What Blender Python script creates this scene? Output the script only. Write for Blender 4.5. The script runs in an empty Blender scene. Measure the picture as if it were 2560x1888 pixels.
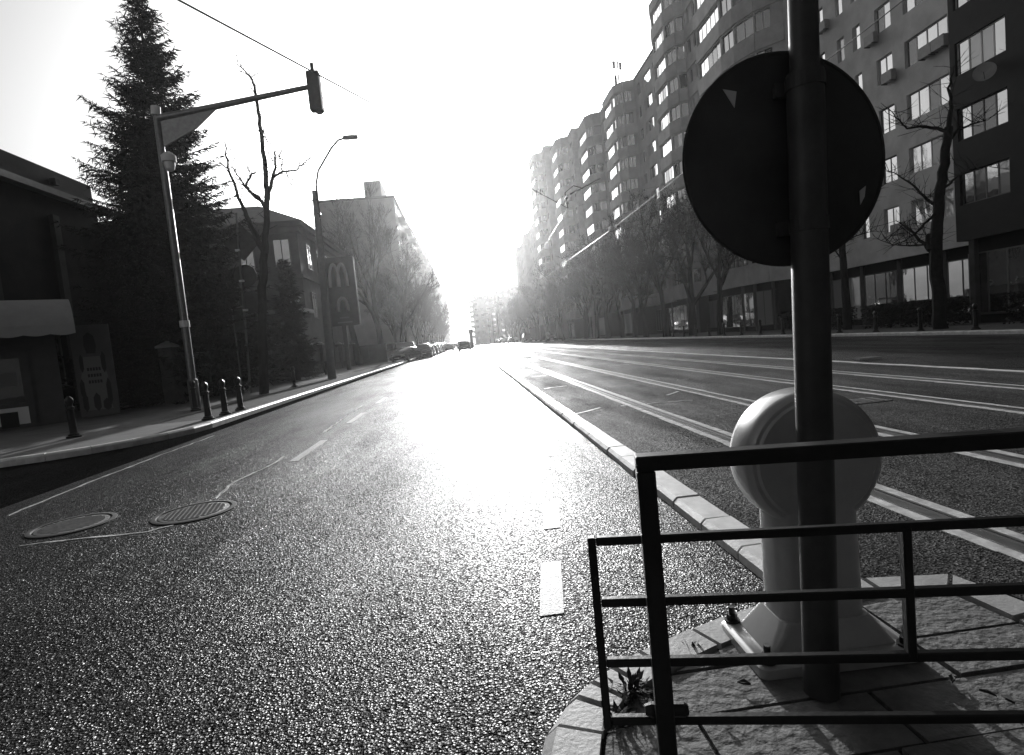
import bpy, math, random
from mathutils import Vector, Matrix
R = math.radians
S = bpy.context.scene
COL = S.collection
random.seed(7)

# ------------------------------------------------------------------ camera
CAM_H = 1.39
FPX, CX, CY = 1400.0, 1280.0, 944.0            # photograph is 2560 x 1888
_p, _y, _r = R(4.06), R(4.28), R(5.5)
FW = Vector((math.sin(_y)*math.cos(_p), math.cos(_y)*math.cos(_p), -math.sin(_p)))
_r0 = Vector((math.cos(_y), -math.sin(_y), 0)); _u0 = _r0.cross(FW)
CXV = math.cos(_r)*_r0 - math.sin(_r)*_u0
CYV = math.sin(_r)*_r0 + math.cos(_r)*_u0
CPOS = Vector((0, 0, CAM_H))
cam = bpy.data.cameras.new('camera'); camo = bpy.data.objects.new('camera', cam); COL.objects.link(camo)
cam.sensor_width = 36; cam.sensor_fit = 'HORIZONTAL'; cam.lens = 36*FPX/2560
cam.clip_start = 0.05; cam.clip_end = 5000
camo.matrix_world = Matrix((( CXV.x, CYV.x, -FW.x, CPOS.x), (CXV.y, CYV.y, -FW.y, CPOS.y), (CXV.z, CYV.z, -FW.z, CPOS.z), (0, 0, 0, 1)))
S.camera = camo
def ray(px, py): return FW + CXV*((px-CX)/FPX) - CYV*((py-CY)/FPX)
def atz(px, py, z): d = ray(px, py); return CPOS + d*((z-CAM_H)/d.z)
def atx(px, py, x): d = ray(px, py); return CPOS + d*(x/d.x)
def aty(px, py, y): d = ray(px, py); return CPOS + d*(y/d.y)

# ------------------------------------------------------------------ sky, sun, exposure
SUN_EL, SUN_AZ = R(13.6), R(3.0)               # azimuth right of the street axis (+Y)
W = bpy.data.worlds.new('World'); S.world = W; W.use_nodes = True
wn = W.node_tree.nodes; wl = W.node_tree.links
bg = wn['Background']
sky = wn.new('ShaderNodeTexSky'); sky.sky_type = 'NISHITA'; sky.sun_disc = False
sky.sun_elevation = SUN_EL; sky.sun_rotation = SUN_AZ
sky.air_density = 0.3; sky.dust_density = 10.0; sky.ozone_density = 1.0
bw = wn.new('ShaderNodeRGBToBW'); wl.new(sky.outputs[0], bw.inputs[0]); wl.new(bw.outputs[0], bg.inputs[0])
bg.inputs[1].default_value = 0.15
sd = bpy.data.lights.new('sun', 'SUN'); sd.energy = 5.0; sd.angle = R(0.5); sd.color = (1, 1, 1)
so = bpy.data.objects.new('sun', sd); COL.objects.link(so)
to_sun = Vector((math.sin(SUN_AZ)*math.cos(SUN_EL), math.cos(SUN_AZ)*math.cos(SUN_EL), math.sin(SUN_EL)))
so.rotation_euler = to_sun.to_track_quat('Z', 'Y').to_euler(); so.location = (0, 0, 60)
vs = S.view_settings; vs.view_transform = 'Standard'; vs.look = 'None'; vs.gamma = 1.0; vs.use_curve_mapping = False
vs.exposure = 0.08
S.render.engine = 'CYCLES'
S.cycles.max_bounces = 6; S.cycles.volume_bounces = 0; S.cycles.transparent_max_bounces = 8
HAZE_DENSITY, HAZE_G = 0.00032, 0.82

# ------------------------------------------------------------------ materials (black and white place)
def mat(name, v, rough=0.8, spec=0.5, metal=0.0, bump=0.0, bscale=20.0, var=0.0, vscale=3.0, voro=False, bdist=0.01, coat=0.0, rvar=0.0):
    m = bpy.data.materials.new(name); m.use_nodes = True
    nt = m.node_tree; n = nt.nodes; l = nt.links; b = n['Principled BSDF']
    b.inputs['Base Color'].default_value = (v, v, v, 1); b.inputs['Roughness'].default_value = rough
    b.inputs['Specular IOR Level'].default_value = spec; b.inputs['Metallic'].default_value = metal
    if coat: b.inputs['Coat Weight'].default_value = coat; b.inputs['Coat Roughness'].default_value = 0.08
    tc = n.new('ShaderNodeTexCoord')
    if var:
        t = n.new('ShaderNodeTexNoise'); t.inputs['Scale'].default_value = vscale; t.inputs['Detail'].default_value = 6; t.inputs['Roughness'].default_value = .65
        l.new(tc.outputs['Object'], t.inputs['Vector'])
        mr = n.new('ShaderNodeMapRange'); mr.inputs[1].default_value = .3; mr.inputs[2].default_value = .7
        mr.inputs[3].default_value = max(0, v*(1-var)); mr.inputs[4].default_value = v*(1+var)
        l.new(t.outputs['Fac'], mr.inputs[0]); l.new(mr.outputs[0], b.inputs['Base Color'])
        if rvar:
            m2 = n.new('ShaderNodeMapRange'); m2.inputs[1].default_value = .3; m2.inputs[2].default_value = .7
            m2.inputs[3].default_value = rough-rvar; m2.inputs[4].default_value = rough+rvar
            l.new(t.outputs['Fac'], m2.inputs[0]); l.new(m2.outputs[0], b.inputs['Roughness'])
    if bump:
        if voro:
            t = n.new('ShaderNodeTexVoronoi'); out = t.outputs['Distance']
        else:
            t = n.new('ShaderNodeTexNoise'); t.inputs['Detail'].default_value = 5; out = t.outputs['Fac']
        t.inputs['Scale'].default_value = bscale; l.new(tc.outputs['Object'], t.inputs['Vector'])
        bp = n.new('ShaderNodeBump'); bp.inputs['Strength'].default_value = bump; bp.inputs['Distance'].default_value = bdist
        l.new(out, bp.inputs['Height']); l.new(bp.outputs[0], b.inputs['Normal'])
    return m
def asphalt_mat(name, v, rough, scale, bump, worn=0.5, facet=.8, spec=.25):
    m = bpy.data.materials.new(name); m.use_nodes = True
    nt = m.node_tree; n = nt.nodes; l = nt.links; b = n['Principled BSDF']
    tc = n.new('ShaderNodeTexCoord')
    vo = n.new('ShaderNodeTexVoronoi'); vo.inputs['Scale'].default_value = scale; l.new(tc.outputs['Object'], vo.inputs['Vector'])
    no = n.new('ShaderNodeTexNoise'); no.inputs['Scale'].default_value = scale*0.55; no.inputs['Detail'].default_value = 4; l.new(tc.outputs['Object'], no.inputs['Vector'])
    mp = n.new('ShaderNodeMapping'); mp.inputs['Scale'].default_value = (1.0, 0.22, 1.0); l.new(tc.outputs['Object'], mp.inputs[0])
    big = n.new('ShaderNodeTexNoise'); big.inputs['Scale'].default_value = 1.1; big.inputs['Detail'].default_value = 7; big.inputs['Roughness'].default_value = .7; l.new(mp.outputs[0], big.inputs['Vector'])
    add = n.new('ShaderNodeMath'); add.operation = 'MULTIPLY_ADD'; add.inputs[1].default_value = 0.7
    l.new(vo.outputs['Distance'], add.inputs[0]); l.new(no.outputs['Fac'], add.inputs[2])
    bp = n.new('ShaderNodeBump'); bp.inputs['Strength'].default_value = bump; bp.inputs['Distance'].default_value = 0.012
    l.new(add.outputs[0], bp.inputs['Height'])
    fs = n.new('ShaderNodeVectorMath'); fs.operation = 'SUBTRACT'; fs.inputs[1].default_value = (.5, .5, .5); l.new(vo.outputs['Color'], fs.inputs[0])
    fm = n.new('ShaderNodeVectorMath'); fm.operation = 'MULTIPLY'; fm.inputs[1].default_value = (facet, facet, 0); l.new(fs.outputs[0], fm.inputs[0])
    fa = n.new('ShaderNodeVectorMath'); fa.operation = 'ADD'; l.new(bp.outputs[0], fa.inputs[0]); l.new(fm.outputs[0], fa.inputs[1])
    fn_ = n.new('ShaderNodeVectorMath'); fn_.operation = 'NORMALIZE'; l.new(fa.outputs[0], fn_.inputs[0]); l.new(fn_.outputs[0], b.inputs['Normal'])
    cr = n.new('ShaderNodeMapRange'); cr.inputs[1].default_value = .3; cr.inputs[2].default_value = .7; cr.inputs[3].default_value = v*(1-worn); cr.inputs[4].default_value = v*(1+worn)
    l.new(big.outputs['Fac'], cr.inputs[0])
    gr = n.new('ShaderNodeMapRange'); gr.inputs[3].default_value = 0.35; gr.inputs[4].default_value = 1.7; l.new(vo.outputs['Color'], gr.inputs[0])
    mu = n.new('ShaderNodeMath'); mu.operation = 'MULTIPLY'; l.new(cr.outputs[0], mu.inputs[0]); l.new(gr.outputs[0], mu.inputs[1]); l.new(mu.outputs[0], b.inputs['Base Color'])
    rr = n.new('ShaderNodeMapRange'); rr.inputs[1].default_value = .3; rr.inputs[2].default_value = .7; rr.inputs[3].default_value = rough+.1; rr.inputs[4].default_value = rough-.08
    l.new(big.outputs['Fac'], rr.inputs[0]); l.new(rr.outputs[0], b.inputs['Roughness'])
    sep = n.new('ShaderNodeSeparateColor'); l.new(vo.outputs['Color'], sep.inputs[0])
    sr = n.new('ShaderNodeMapRange'); sr.inputs[1].default_value = .45; sr.inputs[2].default_value = .95; sr.inputs[3].default_value = spec*.06; sr.inputs[4].default_value = spec*2.2
    bm = n.new('ShaderNodeMapRange'); bm.inputs[1].default_value = .32; bm.inputs[2].default_value = .68; bm.inputs[3].default_value = .35; bm.inputs[4].default_value = 1.6; l.new(big.outputs['Fac'], bm.inputs[0])
    sm = n.new('ShaderNodeMath'); sm.operation = 'MULTIPLY'; l.new(sr.outputs[0], sm.inputs[0]); l.new(bm.outputs[0], sm.inputs[1])
    l.new(sep.outputs[2], sr.inputs[0]); l.new(sm.outputs[0], b.inputs['Specular IOR Level'])
    return m
M = {}
M['asphalt'] = asphalt_mat('asphalt', .02, .36, 105, .8, facet=.6, spec=.2)
M['asphalt_tram'] = asphalt_mat('asphalt_tram', .04, .65, 105, .6, facet=.6, spec=.06)
M['asphalt_shade'] = asphalt_mat('asphalt_shade', .008, .85, 80, .6, spec=.0)  # near-black, no gloss: shade over the side road and gutter painted as colour
M['ground'] = mat('ground', .06, .95, .2, bump=.4, bscale=8, var=.4, vscale=.6)
M['paint'] = mat('road_paint', .3, .5, .5, bump=.9, bscale=120, var=.75, vscale=70)
M['seal'] = mat('joint_seal', .5, .36, .8, bump=.25, bscale=35, var=.4, vscale=9, rvar=.1)
M['steel'] = mat('rail_steel', .32, .28, .5, metal=.9, var=.3, vscale=8)
M['groove'] = mat('rail_groove', .015, .8)
M['kerb'] = mat('kerb_concrete', .5, .5, .5, bump=.25, bscale=60, var=.25, vscale=6)
M['kerb_island'] = mat('island_kerb_concrete', .3, .6, .4, bump=.25, bscale=60, var=.25, vscale=6)
M['slab'] = mat('slab_concrete', .09, .8, .3, bump=.75, bscale=26, var=.35, vscale=9, bdist=.02)
M['soil'] = mat('soil', .02, .95, .2, bump=.8, bscale=40, var=.5, vscale=12, bdist=.03)
M['walk'] = mat('pavement', .10, .8, .3, bump=.3, bscale=30, var=.3, vscale=2)
M['verge'] = mat('verge_earth', .03, .95, .2, bump=.8, bscale=12, var=.5, vscale=3, bdist=.05)
M['black_paint'] = mat('black_gloss_paint', .008, .36, .35, bump=.12, bscale=70, var=.4, vscale=15)
M['galv'] = mat('galvanised_steel', .13, .42, .5, metal=.5, var=.25, vscale=10, bump=.05, bscale=30)
M['post_dark'] = mat('dark_post_steel', .03, .5, .4, metal=.0, var=.4, vscale=7, bump=.08, bscale=40)
M['sign_back'] = mat('sign_back', .03, .6, .35, var=.5, vscale=3)
M['sticker'] = mat('sticker_paper', .42, .7)
M['bollard'] = mat('bollard_enamel', .27, .33, .5, coat=.3, var=.14, vscale=5, bump=.03, bscale=12)
M['wall1'] = mat('panel_plaster', .6, .9, .3, bump=.25, bscale=14, var=.18, vscale=.9)
M['wall2'] = mat('panel_plaster_light', .58, .9, .3, bump=.2, bscale=14, var=.16, vscale=.7)
M['wall3'] = mat('panel_plaster_grey', .4, .9, .3, bump=.2, bscale=14, var=.16, vscale=.8)
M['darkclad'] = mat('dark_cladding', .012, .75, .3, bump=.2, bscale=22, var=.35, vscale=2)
M['shopwall'] = mat('shop_wall', .07, .8, .3, var=.3, vscale=1.5, bump=.1)
M['frame'] = mat('window_frame', .55, .5)
M['frame_d'] = mat('window_frame_dark', .10, .5)
def glass(name, refl, base):
    m = bpy.data.materials.new(name); m.use_nodes = True
    nt = m.node_tree; n = nt.nodes; l = nt.links; b = n['Principled BSDF']
    b.inputs['Base Color'].default_value = (base, base, base, 1); b.inputs['Roughness'].default_value = .6
    g = n.new('ShaderNodeBsdfGlossy'); g.inputs['Roughness'].default_value = .03; g.inputs['Color'].default_value = (.95, .95, .95, 1)
    lw = n.new('ShaderNodeFresnel'); lw.inputs['IOR'].default_value = 1.6
    ad = n.new('ShaderNodeMath'); ad.operation = 'ADD'; ad.use_clamp = True; ad.inputs[1].default_value = refl; l.new(lw.outputs[0], ad.inputs[0])
    tc = n.new('ShaderNodeTexCoord'); t = n.new('ShaderNodeTexNoise'); t.inputs['Scale'].default_value = 1.3; l.new(tc.outputs['Object'], t.inputs['Vector'])
    bp = n.new('ShaderNodeBump'); bp.inputs['Strength'].default_value = .08; bp.inputs['Distance'].default_value = .05; l.new(t.outputs['Fac'], bp.inputs['Height']); l.new(bp.outputs[0], g.inputs['Normal'])
    mx = n.new('ShaderNodeMixShader'); l.new(ad.outputs[0], mx.inputs[0]); l.new(b.outputs[0], mx.inputs[1]); l.new(g.outputs[0], mx.inputs[2])
    l.new(mx.outputs[0], n['Material Output'].inputs['Surface'])
    return m
M['glass'] = glass('coated_glass', .8, .02)
M['glass_clear'] = glass('plain_glass', .10, .015)
M['glass_curtain'] = glass('curtained_glass', .22, .30)
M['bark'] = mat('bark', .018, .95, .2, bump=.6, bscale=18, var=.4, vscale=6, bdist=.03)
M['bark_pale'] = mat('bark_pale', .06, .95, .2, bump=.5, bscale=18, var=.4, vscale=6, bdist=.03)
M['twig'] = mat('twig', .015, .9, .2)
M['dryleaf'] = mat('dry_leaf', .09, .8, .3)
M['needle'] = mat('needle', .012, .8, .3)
M['weed'] = mat('weed_leaf', .03, .8, .3)
M['concrete_pole'] = mat('concrete_pole', .28, .8, .3, bump=.25, bscale=20, var=.2, vscale=4)
M['roof'] = mat('roof_sheet', .07, .6, .4, var=.3, vscale=2, bump=.1, bscale=5)
M['house'] = mat('house_render', .12, .9, .3, var=.2, vscale=1.2, bump=.2, bscale=12)
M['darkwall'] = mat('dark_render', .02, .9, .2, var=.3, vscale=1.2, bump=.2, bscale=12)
M['parapet'] = mat('roof_parapet', .05, .85, .2, var=.25, vscale=1.2)
M['awning'] = mat('awning_canvas', .3, .85, .2, var=.1, vscale=2, bump=.1, bscale=30)
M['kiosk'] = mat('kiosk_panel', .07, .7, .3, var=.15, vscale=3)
M['ink'] = mat('dark_print', .012, .8)
M['pale_print'] = mat('pale_print', .12, .7)
M['sign_letter'] = mat('sign_letter', .6, .6)
M['fence_wall'] = mat('fence_pillar', .09, .9, .3, var=.3, vscale=3, bump=.3, bscale=15)
M['cap'] = mat('pillar_cap', .35, .6, .4)
M['white_panel'] = mat('white_panel', .6, .6)
M['tyre'] = mat('tyre', .012, .8)
M['rim'] = mat('wheel_rim', .35, .35, metal=.7)
M['car_black'] = mat('car_paint_black', .012, .25, .5, coat=.6)
M['car_grey'] = mat('car_paint_grey', .09, .3, .5, metal=.4, coat=.6)
M['car_white'] = mat('car_paint_white', .6, .3, .5, coat=.6)
M['car_silver'] = mat('car_paint_silver', .35, .3, .5, metal=.6, coat=.6)
M['lamp_glass'] = mat('lamp_lens', .5, .2, .5)
M['tail'] = mat('tail_lamp', .06, .25, .5)
M['wire'] = mat('wire', .05, .45, metal=.5)
M['ac'] = mat('air_conditioner_case', .35, .6, .4, var=.15, vscale=5)
M['iron'] = mat('cast_iron', .22, .4, .5, metal=.3, bump=.3, bscale=30, var=.3, vscale=12)

# ------------------------------------------------------------------ mesh helpers
class MB:
    def __init__(self): self.v = []; self.f = []
    def quad(self, a, b, c, d):
        i = len(self.v); self.v += [tuple(a), tuple(b), tuple(c), tuple(d)]; self.f.append((i, i+1, i+2, i+3)); return self
    def tri(self, a, b, c):
        i = len(self.v); self.v += [tuple(a), tuple(b), tuple(c)]; self.f.append((i, i+1, i+2)); return self
    def box(self, x0, x1, y0, y1, z0, z1):
        i = len(self.v)
        self.v += [(x0, y0, z0), (x1, y0, z0), (x1, y1, z0), (x0, y1, z0), (x0, y0, z1), (x1, y0, z1), (x1, y1, z1), (x0, y1, z1)]
        for f in ((0, 3, 2, 1), (4, 5, 6, 7), (0, 1, 5, 4), (1, 2, 6, 5), (2, 3, 7, 6), (3, 0, 4, 7)): self.f.append(tuple(i+k for k in f))
        return self
    def bbox(self, x0, x1, y0, y1, z0, z1, b):          # box with chamfered upper and vertical edges
        pts = lambda e: [(x0+e, y0), (x1-e, y0), (x1, y0+e), (x1, y1-e), (x1-e, y1), (x0+e, y1), (x0, y1-e), (x0, y0+e)]
        lo = pts(b); hi = [(min(max(x, x0+b), x1-b), min(max(y, y0+b), y1-b)) for x, y in lo]
        self.loft([[(x, y, z0) for x, y in lo], [(x, y, z1-b) for x, y in lo], [(x, y, z1) for x, y in hi]], True, True)
        return self
    def prism(self, poly, z0, z1):
        n = len(poly); i = len(self.v)
        self.v += [(p[0], p[1], z0) for p in poly] + [(p[0], p[1], z1) for p in poly]
        self.f.append(tuple(i+n+k for k in range(n))); self.f.append(tuple(i+n-1-k for k in range(n)))
        for k in range(n): self.f.append((i+k, i+(k+1) % n, i+n+(k+1) % n, i+n+k))
        return self
    def loft(self, rings, cap0=False, cap1=False, closed=True):
        n = len(rings[0]); i = len(self.v)
        for r in rings: self.v += [tuple(p) for p in r]
        for a in range(len(rings)-1):
            for k in range(n if closed else n-1):
                k2 = (k+1) % n
                self.f.append((i+a*n+k, i+a*n+k2, i+(a+1)*n+k2, i+(a+1)*n+k))
        if cap0: self.f.append(tuple(i+n-1-k for k in range(n)))
        if cap1: self.f.append(tuple(i+(len(rings)-1)*n+k for k in range(n)))
        return self
    def tube(self, path, rad, n=8, caps=True):
        P = [Vector(p) for p in path]
        if not isinstance(rad, (list, tuple)): rad = [rad]*len(P)
        rings = []; up = None
        for k, p in enumerate(P):
            d = (P[min(k+1, len(P)-1)]-P[max(k-1, 0)])
            if d.length < 1e-9: d = Vector((0, 0, 1))
            d.normalize()
            if up is None: up = d.orthogonal().normalized()
            else:
                up = up - d*up.dot(d)
                up = up.normalized() if up.length > 1e-6 else d.orthogonal().normalized()
            s = d.cross(up)
            rings.append([p + (up*math.cos(2*math.pi*q/n)+s*math.sin(2*math.pi*q/n))*rad[k] for q in range(n)])
        return self.loft(rings, caps, caps)
    def disc_tube(self, c, axis, prof, n=40):           # lathe: prof = [(along, radius)]
        axis = Vector(axis).normalized(); u = axis.orthogonal().normalized(); s = axis.cross(u); c = Vector(c)
        self.loft([[c+axis*a+(u*math.cos(2*math.pi*q/n)+s*math.sin(2*math.pi*q/n))*r for q in range(n)] for a, r in prof], True, True)
        return self
    def rot(self, ang, c=(0, 0), start=0):
        ca, sa = math.cos(ang), math.sin(ang)
        for i in range(start, len(self.v)):
            x, y, z = self.v[i]; x -= c[0]; y -= c[1]
            self.v[i] = (c[0]+ca*x-sa*y, c[1]+sa*x+ca*y, z)
        return self
    def mesh(self, name, m, smooth=False):
        me = bpy.data.meshes.new(name); me.from_pydata([tuple(p) for p in self.v], [], self.f); me.update()
        if m is not None: me.materials.append(m)
        if smooth:
            me.polygons.foreach_set('use_smooth', [True]*len(me.polygons))
            try: me.set_sharp_from_angle(angle=R(38))
            except Exception: pass
        return me
def obj(name, mb, m, parent=None, smooth=False, loc=None, rz=0):
    me = mb if isinstance(mb, bpy.types.Mesh) else mb.mesh(name, m, smooth)
    o = bpy.data.objects.new(name, me); COL.objects.link(o)
    if parent is not None: o.parent = parent
    if loc is not None: o.location = loc
    if rz: o.rotation_euler = (0, 0, rz)
    return o
def tag(o, label=None, cat=None, group=None, kind=None):
    if label: o['label'] = label
    if cat: o['category'] = cat
    if group: o['group'] = group
    if kind: o['kind'] = kind
    return o
def thing(name, label, cat, loc=(0, 0, 0), rz=0, group=None):
    o = bpy.data.objects.new(name, None); COL.objects.link(o); o.location = loc; o.rotation_euler = (0, 0, rz)
    o.empty_display_size = .2
    return tag(o, label, cat, group)
def struct(name, mb, m, label=None, cat=None):
    o = obj(name, mb, m); return tag(o, label, cat, kind='structure')
def copy_tree(o, parent=None):
    c = o.copy(); COL.objects.link(c)
    c.parent = parent
    for ch in o.children: copy_tree(ch, c)
    return c

# ------------------------------------------------------------------ ground, roads, tram bed
TZ = 0.055                                       # tram bed level
KX0, KX1 = 1.42, 1.62                            # median kerb
EX0, EX1 = 8.76, 8.96
RX = 17.0                                        # right kerb face
LX = -5.95                                       # left kerb face
struct('ground', MB().quad((-800, -800, -.06), (800, -800, -.06), (800, 800, -.06), (-800, 800, -.06)), M['ground'], 'flat dark earth ground under the whole street', 'ground')
def sheet(x0, x1, y0, y1, z, b=.03): return MB().box(x0, x1, y0, y1, z-b, z)
road = struct('road', sheet(-5.5, KX0, -8, 420, 0), M['asphalt'], 'rough dark asphalt carriageway glittering in low sun', 'road')
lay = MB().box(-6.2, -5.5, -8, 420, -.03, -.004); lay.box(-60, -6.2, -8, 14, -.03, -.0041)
side = struct('side_road', lay, M['asphalt_shade'], 'side road and gutter lane on the left, shade painted into its black asphalt', 'road')
tram = struct('tram_bed', sheet(KX1, EX0, 2.3, 420, TZ, .08), M['asphalt_tram'], 'grey asphalt tram reservation between two kerbs', 'tram bed')
tram2 = obj('tram_bed_patch', MB().box(2.27, EX0, -8, 2.3, TZ-.08, TZ), M['asphalt_tram'], tram)
road_r = struct('road', sheet(EX1, RX, -8, 420, 0), M['asphalt'], 'far carriageway asphalt beyond the tram rails', 'road')
walk_r = struct('pavement', sheet(RX+.2, 60, -8, 420, .12, .15), M['walk'], 'dark pavement in front of the tall flats', 'pavement')

def kerb_run(parent, x0, x1, y0, y1, z0, z1, ch_left, step, near):
    """kerbstones one by one up to 'near', the rest joined"""
    stone = MB(); L = step-.014; c = .03
    sec = [(0, z0), (0, z1-c if ch_left else z1), (c if ch_left else 0, z1)] if ch_left else [(0, z0), (0, z1)]
    w = x1-x0
    sec += [(w, z1)] if ch_left else [(w-c, z1), (w, z1-c)]
    sec += [(w, z0)]
    seen = []
    for s in sec:
        if s not in seen: seen.append(s)
    stone.loft([[(x, .007, z) for x, z in seen], [(x, L, z) for x, z in seen]], True, True)
    me = stone.mesh('kerbstone', M['kerb']); y = y0; rest = MB()
    while y < y1:
        if y < near:
            o = obj('kerbstone', me, None, parent, loc=(x0+random.uniform(-.006, .006), y, random.uniform(-.006, .004)))
            o.rotation_euler = (random.uniform(-.006, .006), random.uniform(-.015, .015), random.uniform(-.004, .004))
        else:
            i = len(rest.v); rest.v += [(x+x0, yy+y, z) for x, yy, z in stone.v]; rest.f += [tuple(k+i for k in f) for f in stone.f]
        y += step
    if rest.v: tag(obj('far_kerbstones', rest, M['kerb'], parent), kind='stuff')
def kerb_base(name, x0, x1, y0, y1, label): return struct(name, MB().box(x0+.03, x1-.03, y0, y1, -.1, -.02), M['soil'], label, 'kerb')
kb = kerb_base('median_kerb', KX0, KX1, 2.5, 200, 'pale worn concrete kerb running beside the nearest tram rail')
kerb_run(kb, KX0, KX1, 2.52, 200, -.06, .085, True, .5, 32)
kb = kerb_base('far_median_kerb', EX0, EX1, 4, 200, 'thin pale kerb on the far edge of the tram bed')
kerb_run(kb, EX0, EX1, 4, 200, -.06, .07, False, 1.0, 24)
kb = kerb_base('right_kerb', RX, RX+.2, 8, 220, 'kerb along the shaded pavement in front of flats')
kerb_run(kb, RX, RX+.2, 8, 220, -.06, .13, True, 1.0, 60)

# tram rails
SEC = [(-.13, -.05), 'seal', (-.05, .02), 'steel', (.02, .06), 'groove', (.06, .085), 'steel', (.085, .16), 'seal']
for i, (x, nm) in enumerate([(2.735, 'tram rail nearest the median kerb, with dark groove and pale seals'), (4.17, 'tram rail second from the median kerb, pale seals'),
                             (5.97, 'tram rail third from the median kerb, pale seals'), (7.40, 'tram rail next to the far thin kerb, pale seals')]):
    t = thing('tram_rail', nm, 'rail', (x, 0, TZ), group='tram rails in the reservation')
    y0, y1 = 1.2, 260
    def strip(a, b, z0, z1, wob=0):
        mb = MB(); n = 140 if wob else 2
        ys = [y0+(y1-y0)*((k/(n-1))**2.2) for k in range(n)]
        for k in range(n-1):
            wa = random.uniform(0, wob) if wob else 0; wb_ = random.uniform(0, wob) if wob else 0
            mb.box(a-wa, b+wb_, ys[k], ys[k+1], z0, z1)
        return mb
    obj('joint_seal', strip(-.13, -.052, -.02, .004, .02), M['seal'], t)
    obj('joint_seal', strip(.087, .165, -.02, .004, .02), M['seal'], t)
    obj('rail_head', strip(-.05, .018, -.04, .012), M['steel'], t)
    obj('rail_groove', strip(.018, .064, -.04, .0025), M['groove'], t)
    obj('rail_lip', strip(.064, .085, -.04, .009), M['steel'], t)

# left kerb, verge, pavement
def arc_kerb(parent, pts, w, z0, z1, gap=.012, zj=.004, mats=None, name='kerbstone', chamfer=.035):
    """stones along a polyline; stone body lies to the left of travel direction"""
    n = len(pts)
    nor = []
    for k in range(n):
        a = Vector(pts[max(k-1, 0)]); b = Vector(pts[min(k+1, n-1)]); d = (b-a).normalized(); nor.append(Vector((-d.y, d.x)))
    for k in range(n-1):
        a, b = Vector(pts[k]), Vector(pts[k+1]); d = (b-a).normalized(); g = d*gap*.5
        a1, b1 = a+g, b-g; ai, bi = a+nor[k]*w+g, b+nor[k+1]*w-g
        dz = random.uniform(-zj, zj); c = chamfer
        ac, bc = a1+nor[k]*c, b1+nor[k+1]*c
        rg = lambda p, pc, pi: [(p.x, p.y, z0), (p.x, p.y, z1-c+dz), (pc.x, pc.y, z1+dz), (pi.x, pi.y, z1+dz), (pi.x, pi.y, z0)]
        m = MB(); m.loft([rg(a1, ac, ai), rg(b1, bc, bi)], True, True)
        # outward orientation does not matter for rendering
        obj(name, m, mats or M['kerb'], parent)
LK = []
y = 62.0
while y > 14.3: LK.append((LX, y)); y -= 1.0
for k in range(0, 8):
    a = R(90*k/7); LK.append((LX-3.0+3.0*math.cos(a), 13.2-3.0*math.sin(a)))
for k in range(1, 22): LK.append((LX-3.0-1.0*k, 10.2-.05*k))
LK.reverse()
lkerb = struct('left_kerb', MB().box(LX-.16, LX-.04, 14, 62, -.1, -.02), M['soil'], 'left kerb that bends round into the side road', 'kerb')
arc_kerb(lkerb, LK, .2, -.06, .13)
far = MB()
for k in range(140): far.box(LX-.2+random.uniform(-.006, .006), LX, 62+k, 62.985+k, -.06, .13)
tag(obj('far_kerbstones', far, M['kerb'], lkerb), kind='stuff')
VG = [(LX-.18, 14.0), (LX-.18, 420), (-7.9, 420), (-7.9, 14.0)]
vg = MB(); vg.prism([(-7.9, 14.2), (LX-.19, 14.2), (LX-.19, 240), (-7.9, 240)], -.05, .10)
struct('verge', vg, M['verge'], 'strip of bare earth verge behind the left kerb', 'verge')
pw = MB(); pw.prism([(-60, 14.2), (-7.9, 14.2), (-7.9, 240), (-60, 240)], -.05, .12)
pw.prism([(-60, 10.35)] + [(LX-3.0+2.8*math.cos(R(a)), 13.2-2.8*math.sin(R(a))) for a in range(90, -1, -15)] + [(LX-.2, 14.199), (-60, 14.199)], -.05, .119)
struct('pavement', pw, M['walk'], 'sunlit left pavement between verge and fence', 'pavement')

# road markings, cracks, patches (children of the road)
def dash(x0, x1, y0, y1, z=.004): obj('lane_dash', MB().box(x0, x1, y0, y1, -.01, z), M['paint'], road)
for pa, pb in ((1538, 1406), (1322, 1256), (1140, 1108), (1052, 1034), (1000, 990)):
    A, B = atz(1380, pa, 0), atz(1377, pb, 0); sx = Vector((.062, 0, 0))
    obj('lane_dash', MB().prism([(A-sx)[:2], (A+sx)[:2], (B+sx)[:2], (B-sx)[:2]], -.01, .004), M['paint'], road)
for k in range(7): dash(-2.56, -2.44, 7.75+3.6*k, 9.4+3.6*k)
def seam(px, w, mt, name, z=0.0, par=None):
    P = [atz(x, y, z) for x, y in px]; mb = MB(); fine = []
    for a, b in zip(P, P[1:]):
        n = max(2, int((b-a).length/.18))
        for k in range(n): fine.append(a.lerp(b, k/n)+Vector((random.uniform(-.02, .02), random.uniform(-.02, .02), 0)))
    fine.append(P[-1])
    for k in range(len(fine)-1):
        a, b = fine[k], fine[k+1]; d = (b-a).normalized(); s = Vector((-d.y, d.x, 0)); ww = w*random.uniform(.5, 1.3)*.5
        mb.prism([(a-s*ww)[:2], (b-s*ww)[:2], (b+s*ww)[:2], (a+s*ww)[:2]], z-.01, z+.005)
    obj(name, mb, mt, par or road)
seam([(537, 1246), (587, 1206), (619, 1190), (681, 1162), (709, 1141)], .035, M['seal'], 'crack_seal')
seam([(803, 1085), (837, 1062), (866, 1041), (905, 1015)], .05, M['seal'], 'crack_seal')
seam([(47, 1366), (219, 1345), (369, 1331), (434, 1314)], .03, M['seal'], 'crack_seal')
seam([(533, 1090), (430, 1128), (330, 1165), (120, 1247), (20, 1290)], .03, M['seal'], 'edge_seal')

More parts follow.
